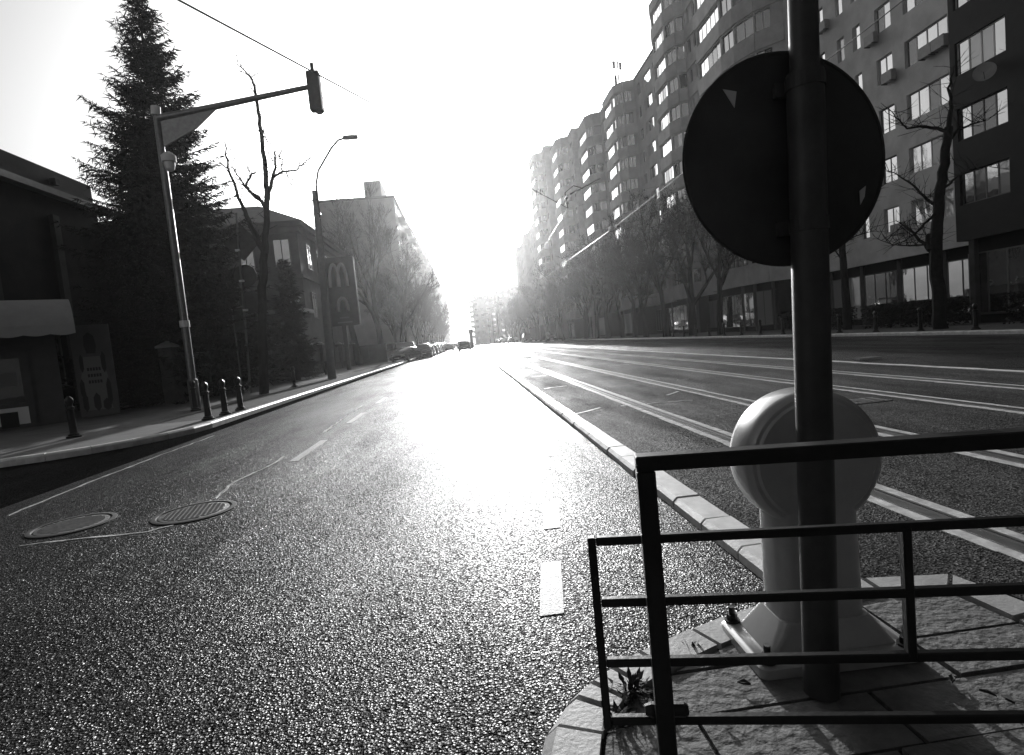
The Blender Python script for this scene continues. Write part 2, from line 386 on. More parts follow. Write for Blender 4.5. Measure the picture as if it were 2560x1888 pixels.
for pa, pb in (((1615, 1010), (1732, 1001)), ((1551, 1015), (1574, 1013)), ((1668, 988), (1695, 979)), ((1361, 972), (1416, 965)), ((1332, 942), (1364, 940)), ((1520, 915), (1573, 911)), ((1694, 950), (1722, 948)), ((1440, 1035), (1500, 1020))):
    seam([pa, pb], .05, M['seal'], 'crack_seal', TZ, tram)
def manhole(x, y, r, label, flat):
    t = thing('manhole_cover', label, 'manhole', (x, y, 0), random.random())
    obj('rim', MB().disc_tube((0, 0, 0), (0, 0, 1), [(-.02, r), (.008, r), (.012, r-.012), (.012, r-.045), (.002, r-.05)], 48), M['groove'], t, True)
    cv = obj('cover', MB().disc_tube((0, 0, 0), (0, 0, 1), [(-.01, r-.065), (.006, r-.065), (.009, r-.075)], 48), M['iron'], t, True)
    ribs = MB()
    for k in range(-7, 8):
        h = math.sqrt(max(0, (r-.1)**2-(k*.043)**2))
        if h > .03:
            ribs.box(-h, h, k*.043-.007, k*.043+.007, .009, .014)
            if not flat: ribs.box(k*.043-.007, k*.043+.007, -h, h, .0092, .0137)
    obj('tread', ribs, M['iron'], cv)
manhole(-3.94, 5.62, .36, 'round iron manhole cover with worn ribs beside the dark gutter seam', True)
manhole(-2.78, 5.57, .37, 'round iron manhole cover with a chequered tread and dark rim', False)
for px, py, lb in ((2160, 1003, 'dark broken drain hole beside the second tram rail'), (2165, 895, 'dark drain grating beside the far thin kerb')):
    p = atz(px, py, TZ); mb = MB()
    for k in range(9): mb.box(p.x-.28+.06*k, p.x-.25+.06*k, p.y-.16, p.y+.16, TZ-.01, TZ+.006+random.uniform(0, .012))
    mb.box(p.x-.3, p.x+.27, p.y-.19, p.y-.162, TZ-.01, TZ+.01); mb.box(p.x-.3, p.x+.27, p.y+.162, p.y+.19, TZ-.01, TZ+.01)
    tag(obj('drain_grate', mb, M['iron']), lb, 'drain')

# ------------------------------------------------------------------ traffic island in the foreground
IZ = 0.12
OUT = [(2.27, -2.0), (2.27, -1.2), (2.27, -.4), (2.27, .4), (2.27, 1.0), (2.26, 1.55), (2.20, 1.98), (2.12, 2.36), (1.72, 2.44), (1.36, 2.40), (.97, 2.29), (.79, 2.225), (.53, 2.11), (.40, 2.03), (.30, 1.965), (.225, 1.89), (.13, 1.755), (.07, 1.57), (.03, 1.25), (.0, .8), (-.02, .3), (-.03, -.2), (-.03, -1.0), (-.03, -2.0)]
island = struct('traffic_island', MB().prism([(x*.94+.06, y-.06) for x, y in OUT], -.05, IZ-.03), M['soil'], 'paved traffic island with rounded kerb nose and dark soil joints', 'traffic island')
arc_kerb(island, OUT, .19, -.05, IZ, gap=.022, zj=.006, chamfer=.045, mats=M['kerb_island'])
def clip(poly, a, b, c):                                   # keep a*x+b*y<=c
    out = []
    for k in range(len(poly)):
        p, q = poly[k], poly[(k+1) % len(poly)]; dp = a*p[0]+b*p[1]-c; dq = a*q[0]+b*q[1]-c
        if dp <= 0: out.append(p)
        if (dp < 0 < dq) or (dq < 0 < dp):
            t = dp/(dp-dq); out.append((p[0]+t*(q[0]-p[0]), p[1]+t*(q[1]-p[1])))
    return out
INN = []
nn = len(OUT)
for k in range(nn):
    a = Vector(OUT[max(k-1, 0)]); b = Vector(OUT[min(k+1, nn-1)]); d = (b-a).normalized(); INN.append(Vector(OUT[k])+Vector((-d.y, d.x))*.205)
rows = [-2.0, -1.5, -1.02, -.5, .0, .42, .80, 1.14, 1.45, 1.70, 1.93, 2.3]
for r_ in range(len(rows)-1):
    x = -.1+random.uniform(0, .25)
    while x < 2.2:
        w = random.uniform(.38, .6)
        pl = [(x+.008, rows[r_]+.007), (x+w-.008, rows[r_]+.007), (x+w-.008, rows[r_+1]-.007), (x+.008, rows[r_+1]-.007)]
        for k in range(nn-1):
            p, q = INN[k], INN[k+1]; d = q-p; nx, ny = d.y, -d.x
            if d.length > 1e-6: pl = clip(pl, nx, ny, nx*p.x+ny*p.y)
            if len(pl) < 3: break
        if len(pl) >= 3:
            ar = abs(sum(pl[i][0]*pl[(i+1) % len(pl)][1]-pl[(i+1) % len(pl)][0]*pl[i][1] for i in range(len(pl))))/2
            if ar > .004:
                o = obj('paving_slab', MB().prism(pl, .02, IZ-.012+random.uniform(-.005, .005)), M['slab'], island)
        x += w

# bollard on the island: drum head on a column, bolted base
bt = thing('island_bollard', 'pale enamel bollard with round drum head on a wide column, bolted to the island', 'bollard', (1.212, 1.985, IZ-.012), R(-2))
def rrect(hx, hy, r_, z, n=5):
    out = []
    for cx_, cy_, a0 in ((hx-r_, hy-r_, 0), (-hx+r_, hy-r_, 90), (-hx+r_, -hy+r_, 180), (hx-r_, -hy+r_, 270)):
        for k in range(n+1):
            a = R(a0+90*k/n); out.append((cx_+r_*math.cos(a), cy_+r_*math.sin(a), z))
    return out
obj('base_plate', MB().loft([rrect(.295, .18, .03, 0), rrect(.295, .18, .03, .035), rrect(.28, .165, .03, .048)], True, True), M['bollard'], bt, True)
obj('skirt', MB().loft([rrect(.235, .13, .02, .0485), rrect(.165, .105, .04, .15)], True, True), M['bollard'], bt, True)
obj('column', MB().loft([rrect(.16, .10, .06, .13), rrect(.156, .097, .06, .70)], True, True), M['bollard'], bt, True)
hc = .736
drum = obj('drum_head', MB().disc_tube((0, 0, hc), (0, 1, 0), [(-.088, .228), (-.088, .236), (-.076, .250), (-.05, .256), (.05, .256), (.076, .250), (.088, .236)], 72), M['bollard'], bt, True)
obj('face_panel', MB().disc_tube((0, 0, hc), (0, 1, 0), [(-.094, .208), (-.096, .214), (-.090, .222), (-.087, .224)], 72), M['bollard'], drum, True)
obj('face_panel', MB().disc_tube((0, 0, hc), (0, 1, 0), [(.087, .224), (.094, .219), (.096, .209)], 72), M['bollard'], drum, True)
for sx in (-1, 1):
    for sy in (-1, 1):
        bo = MB(); bo.disc_tube((sx*.255, sy*.145, .048), (0, 0, 1), [(0, .03), (.008, .03)], 16); bo.disc_tube((sx*.255, sy*.145, .056), (0, 0, 1), [(0, .021), (.022, .021)], 6); bo.disc_tube((sx*.255, sy*.145, .078), (0, 0, 1), [(0, .012), (.03, .012)], 10)
        obj('bolt', bo, M['black_paint'], bt)

# round road sign seen from behind, on a stout post
sg = thing('road_sign', 'back of a large black round road sign on a stout steel post', 'road sign', (1.065, 1.72, IZ-.012))
def at_post(z): return (.05*(z/1.3), .01*z, z)
obj('post', MB().tube([at_post(z) for z in (0, .4, .8, 1.2, 1.6, 2.02)], .055, 24).tube([at_post(z) for z in (2.0201, 2.4, 3.0)], .043, 24), M['post_dark'], sg, True)
dz_, dy_ = 1.775, .09
dx_ = .035
disc = obj('disc', MB().disc_tube((dx_, dy_, dz_), (0, 1, 0), [(-.012, .345), (-.014, .343), (-.014, .335), (0, .333), (0, .3331), (.002, .345)], 96), M['sign_back'], sg, True)
for z in (1.55, 1.99):
    cl = MB(); px_, py_, _ = at_post(z)
    cl.disc_tube((px_, py_, z-.02), (0, 0, 1), [(0, .0585), (.04, .0585)], 24)
    cl.box(px_-.075, px_+.075, py_+.04, py_+.07, z-.022, z+.022)
    obj('clamp', cl, M['post_dark'], sg)
st = MB(); st.prism([(0, 0), (.075, .0), (.062, -.062)], 0, .0015)
def stick(poly):
    m = MB(); n = len(poly)
    m.loft([[(x, dy_-.016, z) for x, z in poly], [(x, dy_-.0135, z) for x, z in poly]], True, True); return m
obj('sticker', stick([(dx_-.20, dz_+.235), (dx_-.155, dz_+.225), (dx_-.165, dz_+.175)]), M['sticker'], disc)
obj('sticker', stick([(dx_+.245, dz_-.12), (dx_+.268, dz_-.105), (dx_+.262, dz_-.14), (dx_+.246, dz_-.165)]), M['sticker'], disc)

# guard rail
gd = Vector((.96, -.20, 0)).normalized(); gn = Vector((gd.y*-1, gd.x, 0))
gr = thing('guard_rail', 'black tubular guard rail with thick frame post and four thin rails', 'railing', (.24, 1.30, IZ-.012), math.atan2(gd.y, gd.x))
def tubebox(x0, x1, y0, y1, z0, z1): return MB().bbox(x0, x1, y0, y1, z0, z1, .003)
g0 = IZ-.012
for x in (.128, 1.75): obj('post', tubebox(x, x+.043, -.0215, .0215, 0, 1.052-g0-.0005), M['black_paint'], gr)
obj('top_rail', tubebox(.128, 2.6, -.0225, .0225, 1.053-g0, 1.088-g0), M['black_paint'], gr)
Z4 = [.874, .718, .563, .412]
for z in Z4: obj('rail', tubebox(.0205, 2.6, .0216+.002, .0216+.022, z-.010-g0, z+.010-g0), M['black_paint'], gr)
for x, za, zb in ((0, Z4[3]-.018, Z4[0]+.0105), (.715, Z4[2]-.0, Z4[0]), (1.43, Z4[3]-.01, Z4[0])): obj('bar', tubebox(x, x+.02, .0216, .0216+.024, za-g0, zb-g0), M['black_paint'], gr)
kn = MB().disc_tube((.15, .03, .33), (1, 0, 0), [(-.045, .012), (-.03, .018), (.05, .018), (.06, .012)], 12)
obj('bracket', kn, M['black_paint'], gr)

# weeds growing in the joints
def weed(px, py, n, ln, label):
    p = atz(px, py, IZ); mb = MB()
    for k in range(n):
        a = random.uniform(0, 6.28); e = random.uniform(.15, 1.2); L = ln*random.uniform(.5, 1.1)
        d = Vector((math.cos(a)*math.cos(e), math.sin(a)*math.cos(e), math.sin(e))); s = Vector((-math.sin(a), math.cos(a), 0))*.0035
        b = p+Vector((random.uniform(-.012, .012), random.uniform(-.012, .012), -.015)); m1 = b+d*L*.55; t = b+d*L+Vector((0, 0, -.25*L))
        mb.quad(b-s, b+s, m1+s, m1-s); mb.tri(m1-s, m1+s, t)
        if random.random() < .3:
            w = Vector((-math.sin(a), math.cos(a), .3))*random.uniform(.008, .016)
            mb.quad(t-d*.02, t+w, t+d*.025, t-w)
    tag(obj('weed', mb, M['weed']), label, 'weed', 'weeds on the island')
weed(1575, 1725, 90, .085, 'spiky grass tuft growing in a joint inside the island kerb')
weed(1545, 1790, 60, .07, 'leafy weed growing at the kerb joint below the spiky tuft')
weed(1640, 1732, 26, .05, 'small flat weed trailing over the slab beside the spiky tuft')
weed(1730, 1612, 16, .04, 'tiny weed sprouting at the slab edge by the railing post')
for k, (px, py) in enumerate(((1860, 1710), (2380, 1700), (2470, 1735), (1810, 1790), (2520, 1750), (1530, 1655))):
    p = atz(px, py, IZ); mb = MB(); a = random.uniform(0, 6)
    u = Vector((math.cos(a), math.sin(a), 0))*.022; v_ = Vector((-math.sin(a), math.cos(a), .25))*.009
    z_ = Vector((0, 0, .004)); mb.loft([[p-u, p+v_*.9+z_, p+u, p-v_+z_], [p-u+z_, p+v_+z_*3, p+u+z_*2, p-v_+z_*3]], True, True)
    tag(obj('dry_leaf', mb, M['weed']), ('dry leaf lying beside the bollard base', 'dry leaf on the slab crossed by railing shadow', 'curled dry leaf near the right island kerb', 'dry leaf between thick railing post and bollard', 'broken dry leaf at the outer right slab joint', 'dry leaf lying on the rounded kerb nose')[k], 'leaf', 'dry leaves on the island')

# ------------------------------------------------------------------ blocks of flats: walls from storey bands, windows one by one
_wm = {}
def win_mesh(w, h, n, mt):
    k = ('f', round(w, 2), round(h, 2), n, mt)
    if k not in _wm:
        mb = MB(); t = .055
        mb.box(0, w, -.02, .05, 0, t); mb.box(0, w, -.02, .05, h-t, h)
        for q in range(n+1):
            x = q*(w-t)/n; mb.box(x, x+t, -.018, .048, t, h-t)
        mb.box(-.04, w+.04, -.09, -.022, -.035, -.0005)                 # sill
        _wm[k] = mb.mesh('window', M[mt])
    return _wm[k]
def pane_mesh(w, h, mt):
    k = ('p', round(w, 3), round(h, 2), mt)
    if k not in _wm: _wm[k] = MB().box(0, w, .012, .03, 0, h).mesh('pane', M[mt])
    return _wm[k]
def add_window(parent, origin, ang, w, h, n, frame='frame', panes=True, dark=.25, gl=None):
    o = obj('window', win_mesh(w, h, n, frame), None, parent, loc=origin, rz=ang)
    t = .055
    if panes:
        pw_ = (w-t)/n-t
        for q in range(n):
            r_ = random.random(); g = 'glass_clear' if r_ < dark*.6 else ('glass_curtain' if r_ < dark else 'glass')
            obj('pane', pane_mesh(pw_, h-2*t, g), None, o, loc=(t+q*(w-t)/n, 0, t), rz=random.uniform(-.012, .012))
    else:
        g = gl or random.choice(('glass', 'glass', 'glass_clear', 'glass_curtain'))
        obj('pane', pane_mesh(w-2*t, h-2*t, g), None, o, loc=(t, 0, t))
    return o
def block(name, label, pts, z_gf, floors, fh, segs, wallm, back=12, panes=True, roof_up=1.0, sill=.95, wh=1.3, gfm='shopwall', recess=.16, shop=True, side_walls=True, floor0=0):
    """pts: plan polyline walking from near to far with the street on the left side (outside = -normal). segs[i]: list of (start, end, panes) windows, fractions of the segment"""
    t = thing(name, label, 'building', (0, 0, 0))
    zt = z_gf+floors*fh
    core = [(p[0]+.55, p[1]) for p in pts]; core[0] = (core[0][0], core[0][1]+.3); core[-1] = (core[-1][0], core[-1][1]-.3)
    core += [(max(p[0] for p in pts)+back, pts[-1][1]-.3), (max(p[0] for p in pts)+back, pts[0][1]+.3)]
    obj('core', MB().prism(core, 0, zt+.2), M['darkwall'], t)
    wall = MB(); th = .22
    for i in range(len(pts)-1):
        a, b = Vector(pts[i]).to_3d(), Vector(pts[i+1]).to_3d(); d = (b-a); L = d.length; d.normalize(); nrm = Vector((d.y, -d.x, 0))   # points into the building
        ang = math.atan2(d.y, d.x)
        spec = segs[i]; m_ = spec.get('mat') if isinstance(spec, dict) else None
        wins = spec['w'] if isinstance(spec, dict) else spec
        mbx = MB() if m_ else wall
        def slab(s0, s1, z0, z1, out=0.0):
            p, q = a+d*s0-nrm*out, a+d*s1-nrm*out; pi, qi = p+nrm*(th+out), q+nrm*(th+out)
            mbx.loft([[(p.x, p.y, z0), (q.x, q.y, z0), (q.x, q.y, z1), (p.x, p.y, z1)], [(pi.x, pi.y, z0), (qi.x, qi.y, z0), (qi.x, qi.y, z1), (pi.x, pi.y, z1)]], True, True)
        pr = .10 if (L < 6.5 and wins) else 0.0
        slab(0, L, z_gf-.25, z_gf+sill, pr)
        for k in range(floors):
            z0 = z_gf+k*fh+sill; z1 = z0+wh; ztop = z_gf+(k+1)*fh+sill if k < floors-1 else zt+roof_up
            slab(0, L, z1+.12 if pr else z1, ztop, pr)
            if pr: slab(0, L, z1, z1+.1195)
            cur = 0.0
            for (s0, s1, n) in sorted(wins):
                x0, x1 = s0*L, s1*L
                if x0-cur > .02: slab(cur, x0, z0, z1)
                cur = x1
                if k >= floor0:
                    og = a+d*x0+nrm*recess
                    add_window(t, (og.x, og.y, z0), ang, x1-x0, wh, n, 'frame' if random.random() < .75 else 'frame_d', panes)
            if L-cur > .02: slab(cur, L, z0, z1)
        if m_: obj('balcony_cladding', mbx, M[m_], t)
        if shop and L > 1.5:
            # ground floor: piers and shop glazing
            n = max(1, int(L/2.6)); sw = L/n
            for q in range(n):
                p, r2 = a+d*(q*sw)+nrm*.45, a+d*(q*sw+.28)+nrm*.45; pi, ri = p+nrm*.2, r2+nrm*.2
                g = MB(); g.loft([[(p.x, p.y, 0), (r2.x, r2.y, 0), (r2.x, r2.y, z_gf-.26), (p.x, p.y, z_gf-.26)], [(pi.x, pi.y, 0), (ri.x, ri.y, 0), (ri.x, ri.y, z_gf-.26), (pi.x, pi.y, z_gf-.26)]], True, True)
                obj('ground_floor_pier', g, M[gfm], t)
                og = a+d*(q*sw+.3)+nrm*.5
                add_window(t, (og.x, og.y, .5), ang, sw-.34, z_gf-1.3, 3 if sw > 2 else 2, 'frame_d', False)
    obj('wall', wall, M[wallm], t)
    rp = [(p[0]-.12, p[1]) for p in pts]+[(max(p[0] for p in pts)+back, pts[-1][1]), (max(p[0] for p in pts)+back, pts[0][1])]
    obj('roof', MB().prism(rp, zt+roof_up+.001, zt+roof_up+.12), M['roof'], t)
    if side_walls:
        sw = MB(); x1 = max(p[0] for p in pts)+back
        sw.box(pts[0][0]+.25, x1, pts[0][1], pts[0][1]+.2, 0, zt+roof_up-.01); sw.box(pts[-1][0]+.25, x1, pts[-1][1]-.2, pts[-1][1], 0, zt+roof_up-.01)
        obj('end_wall', sw, M[wallm], t)
    return t
XM, FH, GF = 23.2, 2.6, 4.15
SILL = .95
def frac(y0, y1, ws): return [((a-y0)/(y1-y0), (b-y0)/(y1-y0), n) for a, b, n in ws]
b1_pts = [(XM, 4.0), (21.9, 5.2), (21.0, 7.0), (21.0, 13.6), (21.0, 22.4), (XM, 23.0), (XM, 37.3), (21.9, 38.6), (21.25, 40.2), (21.0, 41.7), (21.0, 45.8), (21.8, 47.0), (XM, 47.3), (XM, 52.9), (22.4, 53.2), (21.85, 54.6), (21.8, 57.6), (22.4, 58.9), (XM, 59.3)]
dk = lambda w: {'w': w, 'mat': 'darkclad'}
b1_segs = [dk([]), dk([(.1, .9, 2)]), dk(frac(7.0, 13.6, [(7.6, 9.4, 3), (11.0, 12.8, 3)])), dk(frac(13.6, 22.4, [(14.4, 16.2, 3), (17.0, 18.9, 3), (20.0, 22.15, 4)])), dk([]),
           frac(23.0, 37.3, [(24.8, 27.3, 4), (28.1, 29.2, 2), (30.3, 30.9, 1), (31.6, 32.2, 1), (33.3, 33.9, 1), (35.0, 36.3, 2)]),
           [(.42, .98, 2)], [(.04, .96, 2)], [(.06, .94, 2)], [(.03, .97, 5)], [(.08, .9, 1)], [], frac(47.3, 52.9, [(48.2, 49.4, 2), (50.5, 51.1, 1), (51.8, 52.4, 1)]),
           [(.1, .9, 1)], [(.06, .94, 2)], [(.03, .97, 4)], [(.08, .92, 1)], []]
B1 = block('apartment_block', 'tall grey block of flats with faceted bays and dark clad balconies, beside the round sign', b1_pts, 3.85, 11, FH, b1_segs, 'wall1', 14, True, .8, SILL+.25, 1.3)
b2_pts = [(XM, 59.6), (XM, 68.2), (21.9, 68.6), (21.1, 69.7), (21.0, 71.0), (21.0, 74.8), (21.9, 76.2), (XM, 76.5)]
b2_segs = [frac(59.6, 68.2, [(60.6, 61.8, 2), (62.6, 65.2, 4), (66.2, 67.2, 2)]), [(.3, .95, 2)], [(.06, .94, 2)], [(.06, .94, 1)], [(.03, .97, 4)], [(.08, .92, 1)], []]
B2 = block('apartment_block', 'second block of flats with a mobile mast at its roof corner', b2_pts, 3.85, 10, FH, b2_segs, 'wall2', 14, True, .9, SILL+.25, 1.3)
b3_pts = [(22.6, 76.8), (22.6, 82.0), (21.4, 82.4), (20.6, 83.5), (20.5, 88.6), (21.4, 90.0), (22.6, 90.2), (22.6, 94.5)]
b3_segs = [frac(76.8, 82, [(77.6, 78.8, 2), (79.6, 81.4, 3)]), [(.1, .9, 1)], [(.06, .94, 2)], [(.03, .97, 4)], [(.08, .92, 1)], [], frac(90.2, 94.5, [(91, 93.4, 3)])]
B3 = block('apartment_block', 'third block of flats along the row, paler, with stepped parapet', b3_pts, 3.9, 10, 2.72, b3_segs, 'wall3', 14, False, 1.4, SILL+.2, 1.3)
b4_pts = [(21.0, 94.8), (21.0, 98.5), (19.8, 98.9), (19.1, 100), (19.0, 105.2), (19.9, 106.6), (21, 106.8), (21, 110.5)]
b4_segs = [frac(94.8, 98.5, [(95.6, 97.8, 3)]), [(.1, .9, 1)], [(.06, .94, 2)], [(.03, .97, 4)], [(.08, .92, 1)], [], frac(106.8, 110.5, [(107.5, 109.8, 3)])]
B4 = block('apartment_block', 'fourth hazy block of flats with one curved bay', b4_pts, 3.9, 11, 2.72, b4_segs, 'wall1', 14, False, 1.2, SILL+.2, 1.3)
b5_pts = [(18.8, 110.8), (18.8, 114.5), (17.7, 114.9), (17.1, 116), (17.0, 121.2), (17.8, 122.6), (18.8, 122.8), (18.8, 128)]
b5_segs = [frac(110.8, 114.5, [(111.6, 113.8, 3)]), [(.1, .9, 1)], [(.06, .94, 2)], [(.03, .97, 4)], [(.08, .92, 1)], [], frac(122.8, 128, [(123.5, 125, 2), (125.8, 127.2, 2)])]
B5 = block('apartment_block', 'fifth block of flats, the tallest of the hazy far row', b5_pts, 3.9, 12, 2.72, b5_segs, 'wall2', 14, False, 1.2, SILL+.2, 1.3)
b6_pts = [(17.8, 128.3), (17.8, 140), (17.0, 141.2), (17.0, 146), (17.8, 147.2), (17.8, 160), (17.0, 161), (17.0, 166), (17.8, 167), (17.8, 178)]
b6_segs = [frac(0, 1, [(.1, .25, 3), (.4, .55, 3), (.7, .85, 3)])]*9
B6 = block('apartment_block', 'lower far block of flats glowing in haze behind the right trees', b6_pts, 3.9, 8, 2.72, b6_segs, 'wall2', 14, False, 1.0, SILL+.2, 1.3, shop=False)

# left side far blocks and the one that closes the street (flat fronts facing the camera as well)
def slab_block(name, label, x0, x1, y0, y1, h, mt, floors, front_windows=True, side='+x', steps=None):
    t = thing(name, label, 'building')
    fh = h/(floors+.6); mb = MB()
    mb.box(x0, x1, y0, y1, 0, h); obj('wall', mb, M[mt], t)
    rf = obj('roof', MB().box(x0-.2, x1+.2, y0-.2, y1+.2, h+.001, h+.35), M['roof'], t)
    if steps:
        for (a, b, c, d, e) in steps: obj('stair_tower', MB().box(a, b, c, d, h+.3505, e), M[mt], rf)
    for k in range(floors):
        z = fh*(k+.75)
        if front_windows:
            n = int((x1-x0)/2.6)
            for q in range(n):
                if random.random() < .9: add_window(t, (x0+.7+q*(x1-x0-.8)/n, y0-.05, z), 0, 1.35, 1.25, 2, 'frame', False)
        n = int((y1-y0)/3.4)
        for q in range(n):
            yy = y0+.8+q*(y1-y0-1)/n
            if side == '+x':
                add_window(t, (x1+.05, yy, z), R(90), 1.6, 1.25, 2, 'frame', False)
                if q % 3 == 1:
                    obj('balcony', MB().box(x1+.12, x1+1.2, yy-.5, yy+2.2, z-1.0, z-.1), M[mt], t)
    return t
slab_block('apartment_block', 'hazy plain block with a roof tower behind the bare left trees', -22.4, -9.6, 96, 124, 26.4, 'wall3', 9, False, '+x', [(-14.4, -11.6, 97, 104, 29.6)])
slab_block('apartment_block', 'second hazy block on the left with balconies over the street', -24, -9.9, 128, 172, 28.0, 'wall2', 10, False)
slab_block('apartment_block', 'third hazy left block, almost lost in the glare', -24, -10.2, 178, 262, 31, 'wall2', 11, False)
slab_block('apartment_block', 'last hazy left block at the end of the street', -26, -10.6, 275, 380, 32, 'wall2', 11, False)
cl_ = slab_block('apartment_block', 'pale hazy block closing the view across the street end', 4.6, 16, 262, 280, 22.6, 'wall2', 8, True)
slab_block('apartment_block', 'taller pale hazy block next to the street end', 16.2, 30, 258, 276, 25.2, 'wall2', 9, True)
for k in range(8): obj('balcony', MB().box(2.9, 4.58, 262.5, 270, 3+k*2.35, 4.0+k*2.35), M['wall2'], cl_)

# unseen blocks continuing the street behind the camera, added to cut the sky light
slab_block('apartment_block', 'unseen grey block of flats across the far carriageway, added to block sky light', 23.6, 36, -70, 3.2, 31, 'wall1', 11, False, '-x')
slab_block('apartment_block', 'unseen grey block of flats on the side road corner, added to block sky light', -34, -13, -80, -6, 26, 'wall3', 9, False)

# mast on block two
ms = thing('roof_mast', 'thin mobile phone mast with antenna panels on the second block', 'mast', (23.6, 75.4, 30.75))
obj('pole', MB().tube([(0, 0, 0), (0, 0, 6.2)], .09, 8), M['wire'], ms)
for z, sx in ((1.6, -.4), (3.0, -.4), (5.0, .35), (5.2, -.5)): obj('antenna_panel', MB().box(sx-.15, sx+.15, -.12, .12, z-1.0 if z < 4 else z-.4, z+.9 if z < 4 else z+.5), M['galv'], ms)
obj('cross_arm', MB().tube([(-1.0, 0, 5.6), (.6, 0, 5.4)], .05, 6), M['wire'], ms)

# air conditioners and dish on the nearest block
acm = MB().bbox(-.36, .36, -.15, .15, 0, .52, .02).mesh('casing', M['ac'])
fanm = MB().disc_tube((.12, -.152, .28), (0, -1, 0), [(0, .21), (.012, .21), (.012, .19), (.004, .185)], 20).mesh('fan_grille', M['frame_d'])
def ac(px, py, lab, x=XM-.21):
    p = atx(px, py, x)
    t = thing('air_conditioner', lab, 'air conditioner', p, R(90), 'air conditioners on the nearest flats')
    o = obj('casing', acm, None, t); obj('fan_grille', fanm, None, t)
    obj('bracket', MB().box(-.3, -.26, -.14, .2, -.05, -.001).box(.26, .3, -.14, .2, -.05, -.001), M['frame_d'], t)
ac(2178, 112, 'pale air conditioner under the narrow windows of the flats'); ac(2058, 78, 'air conditioner beside the sign post top on the flats wall')
ac(2318, 142, 'air conditioner below the wide upper window, nearer the narrow windows'); ac(2350, 122, 'air conditioner below the wide upper window, nearer the dark balcony')
ac(2222, 205, 'dark air conditioner below the two-pane window of the flats'); ac(2245, 585, 'air conditioner on the lowest flats wall behind bare branches'); ac(1930, 92, 'air conditioner on blank wall between bay and sign post')
p = atx(2462, 182, 20.8)
ds = thing('satellite_dish', 'pale satellite dish fixed to the dark clad balcony', 'satellite dish', p)
obj('dish', MB().disc_tube((0, 0, 0), (-.75, -.6, .25), [(0, .05), (.02, .2), (.07, .36), (.085, .365), (.04, .2), (.02, .05)], 28), M['ac'], ds, True)
obj('arm', MB().tube([(.05, .05, -.1), (.25, .1, -.2)], .02, 6), M['wire'], ds)
obj('feed', MB().tube([(0, 0, -.34), (-.35, -.3, -.1)], .012, 5), M['wire'], ds)

# ------------------------------------------------------------------ left side: buildings near the corner
db = thing('corner_building', 'dark flat-roofed building with a concrete parapet behind the kiosk', 'building')
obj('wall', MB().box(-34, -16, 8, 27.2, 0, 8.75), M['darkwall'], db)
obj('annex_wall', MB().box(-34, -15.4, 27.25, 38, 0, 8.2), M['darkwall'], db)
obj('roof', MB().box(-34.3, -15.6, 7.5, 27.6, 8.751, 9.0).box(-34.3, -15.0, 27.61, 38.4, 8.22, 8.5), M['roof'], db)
pp = obj('parapet', MB().box(-34, -16.05, 7.8, 27.1, 9.001, 9.95), M['parapet'], db)
for y in (17.5, 21.2, 24.6): obj('drain_spout', MB().box(-16.04, -15.8, y-.12, y+.12, 9.3, 9.55), M['ink'], pp)
for y in (14.0, 17.4, 20.8, 24.2): obj('pilaster', MB().box(-15.98, -15.8, y-.18, y+.18, 0, 8.0), M['parapet'], db)
for y in (14.6, 18.0, 21.4):
    for z in (1.2,): add_window(db, (-15.95, y, z), R(90), 2.2, 2.0, 3, 'frame_d', False, gl='glass_clear')

kx, ky = -12.69, 17.94
ka = math.atan2(.73, .95)
ko = thing('kiosk', 'small pale corner kiosk with glazed door under a scalloped awning', 'kiosk', (kx, ky, .12), ka)
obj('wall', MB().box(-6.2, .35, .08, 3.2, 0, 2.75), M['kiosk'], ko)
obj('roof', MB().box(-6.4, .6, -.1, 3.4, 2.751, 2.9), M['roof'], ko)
def kbox(n, a, b, c, d, e, f, m, par=None): return obj(n, MB().box(a, b, c, d, e, f), M[m], par or ko)
dr = kbox('door', -1.75, -.35, -.02, .0799, 0, 2.2, 'kiosk')
kbox('pane', -1.6, -.55, -.028, -.0201, .75, 2.05, 'glass_clear', dr); kbox('poster', -1.5, -.65, -.034, -.0285, 1.25, 1.65, 'pale_print', dr)
kbox('lower_panel', -1.55, -.5, -.03, -.0201, .12, .62, 'white_panel', dr); kbox('step', -1.15, -.75, -.04, -.031, 0.05, .5, 'ink', dr)
for x in (-2.6, -3.7, -4.8):
    w_ = kbox('window_panel', x-.05, x+.72, -.02, .0799, .1, 2.2, 'kiosk'); kbox('pane', x+.05, x+.62, -.028, -.0201, .85, 1.35, 'glass_clear', w_); kbox('pane', x+.05, x+.62, -.0281, -.0202, 1.45, 2.1, 'glass_clear', w_); kbox('lower_panel', x+.1, x+.55, -.03, -.0201, .15, .72, 'white_panel', w_)
aw = MB(); pts = []
for k in range(9):
    t_ = k/8; pts.append((.02-.95*math.sin(t_*1.45), 3.75-.95*(1-math.cos(t_*1.45))))
aw.loft([[(-6.3, y, z) for y, z in pts]+[(-6.3, y+.02, z-.03) for y, z in reversed(pts)], [(.8, y, z) for y, z in pts]+[(.8, y+.02, z-.03) for y, z in reversed(pts)]], True, True)
awn = obj('awning', aw, M['awning'], ko, True)
vl = MB(); yv, zv = pts[-1]
n = 96; top = []; bot = []
for k in range(n+1):
    x = -6.3+7.1*k/n; top.append((x, yv-.004, zv)); bot.append((x, yv-.004, zv-.26-.05*abs(math.sin(k*math.pi/8))))
for k in range(n): vl.loft([[top[k], top[k+1], bot[k+1], bot[k]], [(p[0], p[1]-.012, p[2]) for p in (top[k], top[k+1], bot[k+1], bot[k])]], True, True)
obj('valance', vl, M['awning'], awn)
